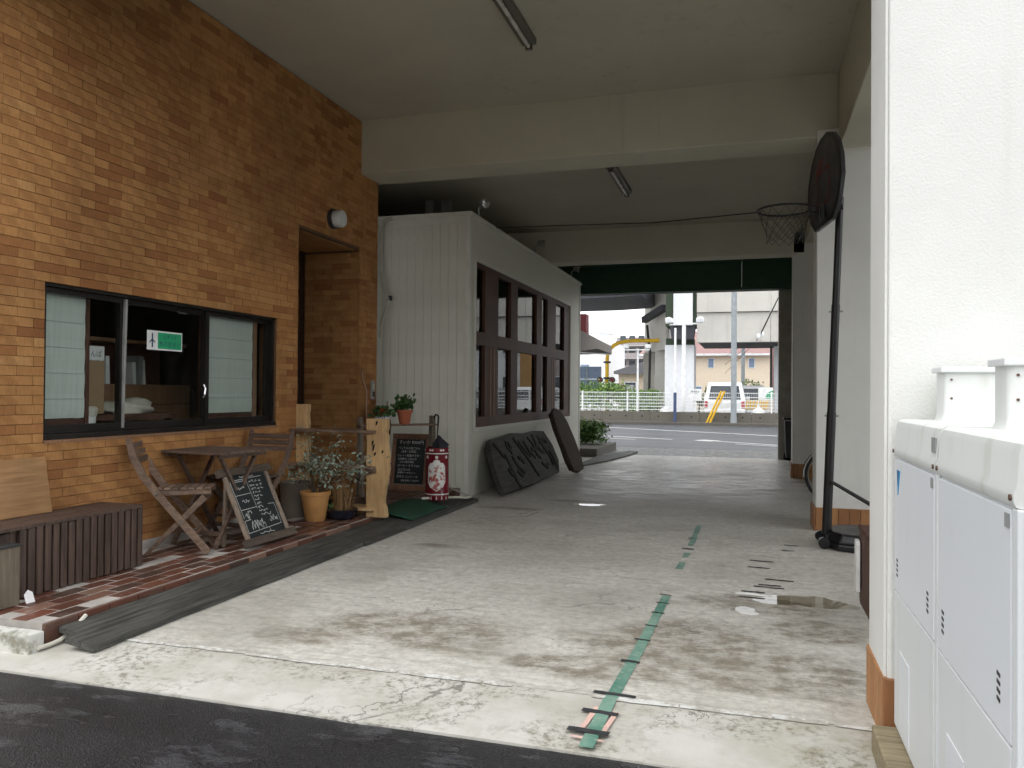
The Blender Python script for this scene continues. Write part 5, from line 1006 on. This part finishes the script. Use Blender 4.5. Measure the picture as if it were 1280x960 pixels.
fp = pole('floodlight_pole', 'white pole with two floodlights in front of the viaduct pier', 'pole', -2.83, 35.1, .02, 4.35, .10, 'fence_white')
MB().bar((-3.45, 35.1, 4.32), (-2.15, 35.1, 4.36), .06, .06).build('crossarm', 'fence_white', fp)
for x in (-3.45, -2.15):
    h = MB().prism([(-.16, -.10), (.16, -.13), (.18, .10), (.02, .16), (-.16, .08)], lambda a, b, t: (x+a*(1 if x > -2.8 else -1), 35.1+t, 4.50+b), -.12, .12).build('floodlight', 'fence_white', fp, bevel=.02); MB().box(x-.14, x+.14, 34.96, 34.981, 4.42, 4.56).build('lens', 'win_frame', h)
fp2 = pole('lamp_pole', 'thin white lamp pole with a cross head, left of the viaduct pier', 'pole', -5.5, 40, .02, 3.55, .06, 'fence_white'); MB().bar((-6.2, 40, 3.5), (-4.9, 40, 3.5), .06, .06).build('crossarm', 'fence_white', fp2)
for x in (-6.1, -5.0): MB().prism([(-.14, -.08), (.14, -.12), (.16, .08), (-.12, .10)], lambda a, b, t: (x+a, 40+t, 3.68+b), -.1, .1).build('floodlight', 'fence_white', fp2, bevel=.02)
gg = thing('guy_guard', 'yellow slanted guy wire guard in front of the low wall', 'guard', (-1.7, 34.2, .1))
for dx in (0, .13): MB().tube([(-1.80+dx, 34.15, .08), (-1.20+dx, 34.1, 1.42)], .045, 10).build('guard_tube', 'yellow_paint', gg, smooth=True)
# viaduct
va = thing('viaduct', 'concrete railway viaduct with a white painted pier across the road', 'viaduct', (-3.4, 40, 0))
MB().box(-4.15, -2.72, 39.9, 41.4, 0, 3.72).build('pier', 'pier_white', va, bevel=.03); MB().box(-4.1, -2.77, 39.95, 41.35, 3.72, 4.05).build('pier_neck', 'moss_green', va)
MB().prism([(-3.75, 3.95), (-2.72, 3.95), (-2.62, 4.6), (-3.85, 4.6)], lambda a, b, t: (a, t, b), 39.2, 39.88).build('bearing_bracket', 'deck_dark', va, bevel=.02)
MB().box(-3.66, -2.74, 39.0, 39.2, 4.62, 8).build('cover_plate', 'pier_white', va, bevel=.02); MB().box(-4.05, -2.55, 39.21, 41.5, 4.61, 8).build('pier_head', 'moss_green', va)
for k in range(9):
    x = -2.54+k*3.4; gsec = MB().box(x, x+3.385, 39.1, 39.5, 3.78, 5.2).build('girder_panel', 'viaduct_concrete', va, bevel=.015); MB().box(x, x+3.385, 38.95, 39.5, 5.22, 7.8).build('parapet_panel', 'viaduct_concrete', va, bevel=.015)
MB().box(-2.5, 30, 39.5, 45, 3.80, 4.1).build('soffit', 'deck_dark', va)
MB().box(9, 10.4, 40, 41.4, 0, 3.74).build('pier', 'viaduct_concrete', va); MB().box(1.10, 1.9, 42, 43, 0, 3.74).build('pier', 'pier_white', va)
# left abutment, with the side of the span that runs off to the back
MB().prism([(-5.75, 44.5), (-4.25, 41.0), (-4.1, 41.0), (-4.1, 45), (-5.4, 46)], lambda a, b, t: (a, b, t), 3.55, 8).build('abutment', 'viaduct_concrete', va, bevel=.03)
for k, (x, y) in enumerate(((-5.45, 44.0), (-4.6, 42.2))): MB().box(x-.3, x+.3, y, y+1.2, 0, 3.54).build('column', 'viaduct_concrete', va, bevel=.02)
MB().bar((-5.5, 42.3, 5.2), (-4.2, 40.2, 5.62), .3, .32).build('bracket', 'deck_dark', va); MB().tube([(-5.45, 43.2, 5.0), (-5.35, 43.0, 4.2), (-5.25, 42.9, 3.6), (-5.3, 42.9, .2)], .07, 8).build('drain_pipe', 'cable_dark', va, smooth=True)
o = MB(); n_ = 12; xs_ = [-30+i*(25.0)/n_ for i in range(n_+1)]
for i in range(n_):
    za, zb = [5.86-.0*x+(.35*max(0, (x+8)/3)**2 if x > -8 else 0)*.3 for x in (xs_[i], xs_[i+1])]
    o.prism([(xs_[i], za), (xs_[i+1], zb), (xs_[i+1], 8), (xs_[i], 8)], lambda a, b, t: (a, t, b), 37.5, 43.5)
o.build('left_deck', 'deck_dark', va)
# crossing signal
cr_ = thing('crossing_signal', 'yellow gooseneck level crossing warning signal', 'signal', (-7.4, 42, 0))
MB().tube([(-7.42, 42, 0), (-7.42, 42, 3.2), (-7.38, 42, 3.42), (-7.26, 42, 3.65), (-7.06, 42, 3.85), (-6.8, 42, 3.98), (-6.45, 42, 4.06), (-6, 42, 4.09), (-4.6, 42, 4.09)], .10, 12).build('mast', 'yellow_paint', cr_, smooth=True)
for z in (2.1, 2.95): MB().lathe([(.2, -.05), (.2, .05)], (-7.42, 42, z), 14).build('band', 'cable_dark', cr_)
for x in (-7.75, -7.1): MB().tube([(x, 41.85, 2.0), (x, 41.7, 2.0)], .16, 16).build('lamp', 'cable_dark', cr_); MB().tube([(x, 41.69, 2.0), (x, 41.68, 2.0)], .11, 14).build('lens', 'sign_red', cr_)
MB().tube([(-7.75, 41.9, 1.55), (-7.1, 41.9, 1.55)], .1, 10).build('housing', 'yellow_paint', cr_)
shp = thing('panel_fence', 'blue grey sheet panel fence behind the road fence, left of the crossing signal', 'fence', (-8.8, 44, 0))
for i in range(5):
    for j in range(3): MB().box(-12.1+i*.8, -11.32+i*.8, 44, 44.03, .65+j*.72, 1.35+j*.72).build('sheet', 'sheet_blue', shp)
for i in range(6): MB().box(-12.14+i*.8, -12.08+i*.8, 43.94, 43.999, 0, 2.8).build('post', 'pole_grey', shp)
hg = thing('hedge', 'long bright green hedge behind the white mesh fence', 'hedge', (-8, 43, 0)); lv = MB(); cc = []
for k in range(330):
    x = R_.uniform(-12, -4.6); c0 = Vector((x, 41.2+R_.uniform(-.5, .5), R_.uniform(.5, 1.75-(.45 if x > -6.2 else 0)))); cc += [c0+Vector((R_.gauss(0, .17), R_.gauss(0, .17), R_.gauss(0, .13))) for j in range(26)]
leaves(lv, [p for p in cc if p.z > .1], .16, 0, .6); lv.build('crown', 'leaf_far', hg, recalc=False)
for k in range(9): MB().tube([(-11.5+k*.85, 41.2, 0), (-11.4+k*.85, 41.2, 1.1)], .04, 5).build('trunk', 'stem_brown', hg)
# buildings
def windows(p, wall, xs, zs, w, h, y, mat='win_dark'):
    for x in xs:
        for z in zs: f = MB().box(x-w/2-.06, x+w/2+.06, y-.05, y-.002, z-.06, z+h+.06).build('window', 'win_frame', p); MB().box(x-w/2, x+w/2, y-.06, y-.051, z, z+h).build('pane', mat, f)
hc = thing('cream_house', 'two storey cream house with a red roof behind the parked cars', 'house', (-.8, 70, 0)); wl_ = MB().box(-9, 1.50, 70, 78, 0, 4.65).build('wall', 'cream_wall', hc)
MB().prism([(-9.5, 4.65), (2.0, 4.65), (.6, 6.9), (-8, 6.9)], lambda a, b, t: (a, t+(b-4.65)*1.5, b), 69.4, 74).build('roof', 'roof_red', hc); MB().box(-9.5, 2.0, 69.3, 69.38, 4.55, 4.72).build('gutter', 'win_frame', hc)
windows(hc, wl_, (-4.9, -3.35, .0), (3.55,), .42, .75, 70, 'sheet_blue'); windows(hc, wl_, (-4.8, -2.5, .4), (.7,), 1.3, 1.2, 70, 'sheet_blue')
ho = thing('orange_house', 'grey and orange house right of the cream house, seen in the annex windows', 'house', (6, 50, 0)); MB().box(2.2, 6.9, 50, 57, 0, 5.6).build('wall', 'apart_wall', ho); MB().box(6.9, 7.7, 49.8, 57, 0, 5.4).build('wall', 'orange_wall', ho); MB().box(7.7, 11, 50, 57, 0, 5.6).build('wall', 'pale_wall', ho); MB().prism([(1.9, 5.6), (11.3, 5.6), (10, 6.9), (3.2, 6.9)], lambda a, b, t: (a, t, b), 49.5, 57.5).build('roof', 'roof_grey', ho); windows(ho, None, (3.6, 5.2, 8.4), (1.2, 3.9), .9, 1.1, 49.79)
hb = thing('dark_house', 'dark brown house glimpsed at the right of the cream house', 'house', (2, 62, 0)); MB().box(1.3, 2.15, 55, 62, 0, 6.2).build('wall', 'roof_red', hb); windows(hb, None, (1.75,), (1.5, 4.0), .5, 1.0, 55); MB().prism([(1.2, 6.2), (2.19, 6.2), (2.19, 7), (1.3, 7)], lambda a, b, t: (a, t, b), 54.7, 62).build('roof', 'roof_grey', hb)
ap = thing('apartment_block', 'grey mid rise apartment block with balconies left of the viaduct', 'building', (-13, 95, 0)); MB().box(-15.6, -9, 95, 105, 0, 8.0).build('wall', 'apart_wall', ap)
for k in range(5): 
    bk_ = MB().box(-15.6, -9, 93.9, 94.99, .9+k*1.5, 1.02+k*1.5).build('balcony', 'apart_rail', ap); MB().box(-15.6, -9, 93.85, 93.9, 1.02+k*1.5, 1.55+k*1.5).build('rail', 'apart_wall', bk_)
    for j in range(6): f = MB().box(-15.2+j*1.1, -14.5+j*1.1, 94.94, 94.99, 1.1+k*1.5, 2.2+k*1.5).build('window', 'win_dark', ap)
wbd = thing('white_building', 'pale white building far behind the blue grey panel fence', 'building', (-16, 75, 0)); MB().box(-24, -13.1, 75, 85, 0, 6.3).build('wall', 'pale_wall', wbd); MB().box(-24, -14.2, 76, 84, 6.3, 8.1).build('roof_block', 'pale_wall', wbd); windows(wbd, None, (-21, -18.2, -15.4), (3.2, 5.0), .8, .8, 75, 'sheet_blue')
tk = thing('tan_house', 'small tan house with a low gable roof in front of the apartments', 'house', (-9, 60, 0)); MB().box(-9.7, -6.2, 60, 66, 0, 2.8).build('wall', 'tan_wall', tk); MB().prism([(-10, 2.75), (-5.9, 2.75), (-5.9, 3.0), (-7.6, 3.75), (-10, 2.95)], lambda a, b, t: (a, t, b), 59.5, 66.5).build('roof', 'roof_grey', tk); windows(tk, None, (-8.8, -7.2), (1.2,), .8, .9, 60)
rs = thing('red_box_sign', 'dark red box sign on a post beyond the awning', 'sign', (-4.7, 22, 0)); MB().box(-5.6, -4.49, 22, 22.4, 2.75, 3.55).build('box', 'sign_red', rs, bevel=.02); MB().tube([(-5.1, 22.2, -.05), (-5.1, 22.2, 2.75)], .05, 8).build('post', 'pole_grey', rs)
# parked vehicles seen from behind
def van(lb, x, y, w, L, H, body, rz=0, cat='van', nm='parked_van'):
    v = thing(nm, lb, cat, (0, 0, 0)); hw = w/2; zb = .32; zs = H*.56
    o = MB(); prof_ = [(0.02, zb), (0, .55), (0, .95), (.06, zs), (.22, H-.1), (.36, H), (L*.62, H), (L*.72, H-.08), (L*.86, zs+.02), (L-.05, zs-.18), (L, .7), (L-.02, zb)]
    def ins(z): return 0 if z < zs else .16*(z-zs)/(H-zs)
    n_ = len(prof_); vs = [(-hw+ins(z)+.0, yy, z) for yy, z in prof_]+[(hw-ins(z), yy, z) for yy, z in prof_]
    o.add(vs, [tuple(range(n_-1, -1, -1)), tuple(range(n_, 2*n_))]+[(i, (i+1) % n_, n_+(i+1) % n_, n_+i) for i in range(n_)]); bd = o.build('body', body, v, bevel=.05, smooth=True)
    def back(z): return .06+.16*(z-zs)/(H-.1-zs)-.012
    z0, z1 = zs+.03, H-.16; g_ = MB().add([(-hw+.18, back(z0), z0), (hw-.18, back(z0), z0), (hw-.28, back(z1), z1), (-hw+.28, back(z1), z1), (-hw+.18, back(z0)+.01, z0), (hw-.18, back(z0)+.01, z0), (hw-.28, back(z1)+.01, z1), (-hw+.28, back(z1)+.01, z1)], [(0, 1, 2, 3), (7, 6, 5, 4), (0, 4, 5, 1), (1, 5, 6, 2), (2, 6, 7, 3), (3, 7, 4, 0)]).build('rear_window', 'win_dark', v)
    for s in (-1, 1):
        MB().prism([(s*(hw-.03), .98), (s*(hw-.17), .94), (s*(hw-.15), .66), (s*(hw-.01), .66)], lambda a, b, t: (a, t, b), -.022, .03).build('tail_light', 'tail_red', v, bevel=.01)
        MB().prism([(.5, zs+.02), (L*.80, zs+.02), (L*.70, H-.16), (.55, H-.16)], lambda a, b, t: (s*(hw-.012-ins(b))+t*s, a, b), 0, .016).build('side_window', 'win_dark', v)
        for yy in (L*.18, L*.80): wv = MB().tube([(s*(hw-.20), yy, .31), (s*(hw+.005), yy, .31)], .31, 20).build('wheel', 'rubber_black', v); MB().tube([(s*(hw-.05), yy, .31), (s*(hw+.012), yy, .31)], .18, 16).build('rim', 'car_silver', wv)
        MB().box(s*hw-.09+s*.1, s*hw+.09+s*.1, L*.76, L*.80, zs+.0, zs+.16).build('mirror', body, v, bevel=.02)
    MB().box(-hw+.02, hw-.02, -.07, .02, .36, .60).build('bumper', body, v, bevel=.03); MB().box(-hw+.05, hw-.05, .0, .05, .24, .358).build('bumper_trim', 'car_trim', v); MB().box(-.2, .2, -.016, .001, .70, .86).build('number_plate', 'plate', v); MB().bar((-.1, back(z0)-.012, z0+.02), (.25, back(z0+.05)-.012, z0+.10), .02, .015).build('wiper', 'car_trim', v)
    v.location = (x, y, .02); v.rotation_euler = (0, 0, rz); return v
van('white minivan parked with its back to the road fence', -1.13, 35.9, 1.74, 4.5, 1.80, 'car_white')
van('pale van parked farther back, right of the white minivan', .02, 41.2, 1.55, 3.6, 1.72, 'car_white', .06)
van('white hatchback parked farther right, mirrored in the annex windows', 3.4, 36.2, 1.7, 4.2, 1.55, 'car_white', .1, 'car', 'parked_car'); van('silver hatchback parked at the far right, mirrored in the annex windows', 5.8, 36.6, 1.7, 4.2, 1.5, 'car_silver', -.05, 'car', 'parked_car')
def bush(lb, x, y, z, r, mt, trunk=True, n=520, nm='garden_tree', cat='tree'):
    b = thing(nm, lb, cat, (x, y, 0)); lv = MB(); cc = []
    for k in range(26):
        d = Vector((R_.gauss(0, 1), R_.gauss(0, 1), R_.gauss(0, .7))).normalized()*r*R_.random()**.4; cc += [Vector((x, y, z))+d+Vector((R_.gauss(0, r*.16), R_.gauss(0, r*.16), R_.gauss(0, r*.13))) for j in range(n//26)]
    leaves(lv, cc, r*.24, 0, .6); lv.build('crown', mt, b, recalc=False); MB().tube([(x, y, 0), (x+.05, y, z-r*.2)], [.06, .04], 6).build('trunk', 'stem_brown', b)
bush('small round tree in front of the cream house, over the van', -.08, 45.5, 1.55, .62, 'leaf_far'); bush('pale olive tree in front of the cream house, over the minivan', -2.0, 46, 1.35, .68, 'leaf_lime'); bush('low dark bush at the left of the minivan', -2.75, 44, .95, .35, 'leaf_green', nm='bush', cat='bush')
gs = thing('green_sign', 'white sign with a green round mark at the right of the parked van', 'sign', (.65, 38.5, 0)); MB().box(.30, .96, 38.5, 38.54, .95, 1.62).build('panel', 'sign_white', gs); MB().prism([(.96, 1.10), (.96, 1.48), (.85, 1.45), (.72, 1.36), (.64, 1.24), (.62, 1.10)], lambda a, b, t: (a, t, b), 38.485, 38.499).build('mark', 'sign_green', gs)
for x in (.36, .9): MB().box(x-.03, x+.03, 38.541, 38.6, 0, 1.6).build('post', 'pole_grey', gs)
ws = thing('notice_sign', 'small white notice sign left of the minivan', 'sign', (-2.42, 36, 0)); MB().box(-2.68, -2.12, 36, 36.03, 1.0, 1.52).build('panel', 'sign_white', ws); text_mesh('月極P', .16, 'lettering', 'logo_navy', lambda a, b: (-2.62+a, 35.995, 1.28+b), ws); MB().box(-2.45, -2.35, 36.031, 36.08, 0, 1.5).build('post', 'fence_white', ws)
ybr = thing('striped_barrier', 'yellow and black striped barrier by the parked van', 'barrier', (.3, 37.6, 0))
for k in range(7): MB().prism([(-.28+k*.14, .62), (-.20+k*.14, .62), (-.10+k*.14, 1.02), (-.18+k*.14, 1.02)], lambda a, b, t: (a, t, b), 37.58, 37.60).build('stripe', 'yellow_paint', ybr)
MB().box(-.3, .95, 37.601, 37.63, .6, 1.04).build('board', 'tan_wall', ybr)
for x in (-.2, .85): MB().box(x-.03, x+.03, 37.631, 37.68, 0, 1.0).build('leg', 'pole_grey', ybr)
u2 = pole('distribution_pole', 'distant thin utility pole in front of the cream house', 'pole', -.49, 49, 0, 8, .12, 'pole_grey'); MB().bar((-1.1, 49, 5.0), (.15, 49, 5.0), .1, .1).build('crossarm', 'pole_grey', u2)
pole('black_pole', 'thin black pole at the right end beside the pale pier', 'pole', .93, 41.5, 0, 3.7, .06, 'cable_dark')
for k, (lb, x, y) in enumerate((('white weight base at the foot of the fence beside the grey utility pole', .28, 34.85), ('white weight base at the foot of the fence left of the viaduct pier', -3.55, 34.85))):
    wb_ = thing('weight_base', lb, 'weight', (x, y, .02), group='white weight bases behind the fence'); MB().lathe([(.35, 0), (.34, .38), (.22, .62), (.06, .72), (.05, .85)], (x, y, .02), 18).build('block', 'fence_white', wb_, smooth=True); MB().tube([(x, y, .8), (x, y, 1.0)], .02, 6).build('stub', 'fence_white', wb_)
ow = thing('overhead_wires', 'overhead wires with white insulators under the viaduct at the right', 'wires', (.2, 40, 3.7))
for k in range(3): MB().tube([(1.2+.05*k, 34, 5.6+.12*k), (.35, 38.4, 3.95+.06*k), (-1.5, 48, 2.5+.5*k)], .012, 5).build('wire', 'cable_dark', ow)
for dx in (0, .16): MB().lathe([(.05, -.12), (.09, -.05), (.09, .05), (.05, .12)], (.30+dx, 38.2, 3.98+dx*.6), 10).build('insulator', 'fence_white', ow)
pw = thing('power_line', 'power wire crossing the sky left of the viaduct', 'wire', (-8, 50, 6)); MB().tube([(-16, 50, 5.3), (-7, 50, 5.0), (-3.5, 50, 5.2)], .018, 5).build('wire', 'cable_dark', pw)
sgt = thing('crossing_cabinet', 'white relay cabinet beside the crossing signal', 'cabinet', (-6.3, 43, 0)); MB().box(-6.65, -6.15, 43, 43.5, 0, 1.75).build('mast_box', 'win_frame', sgt, bevel=.02); MB().box(-6.60, -6.20, 42.985, 42.999, .3, 1.6).build('door', 'sign_white', sgt)
for o in bpy.data.objects:
    if '_inv' in o: del o['_inv']
    if o.get('label') == '': del o['label']
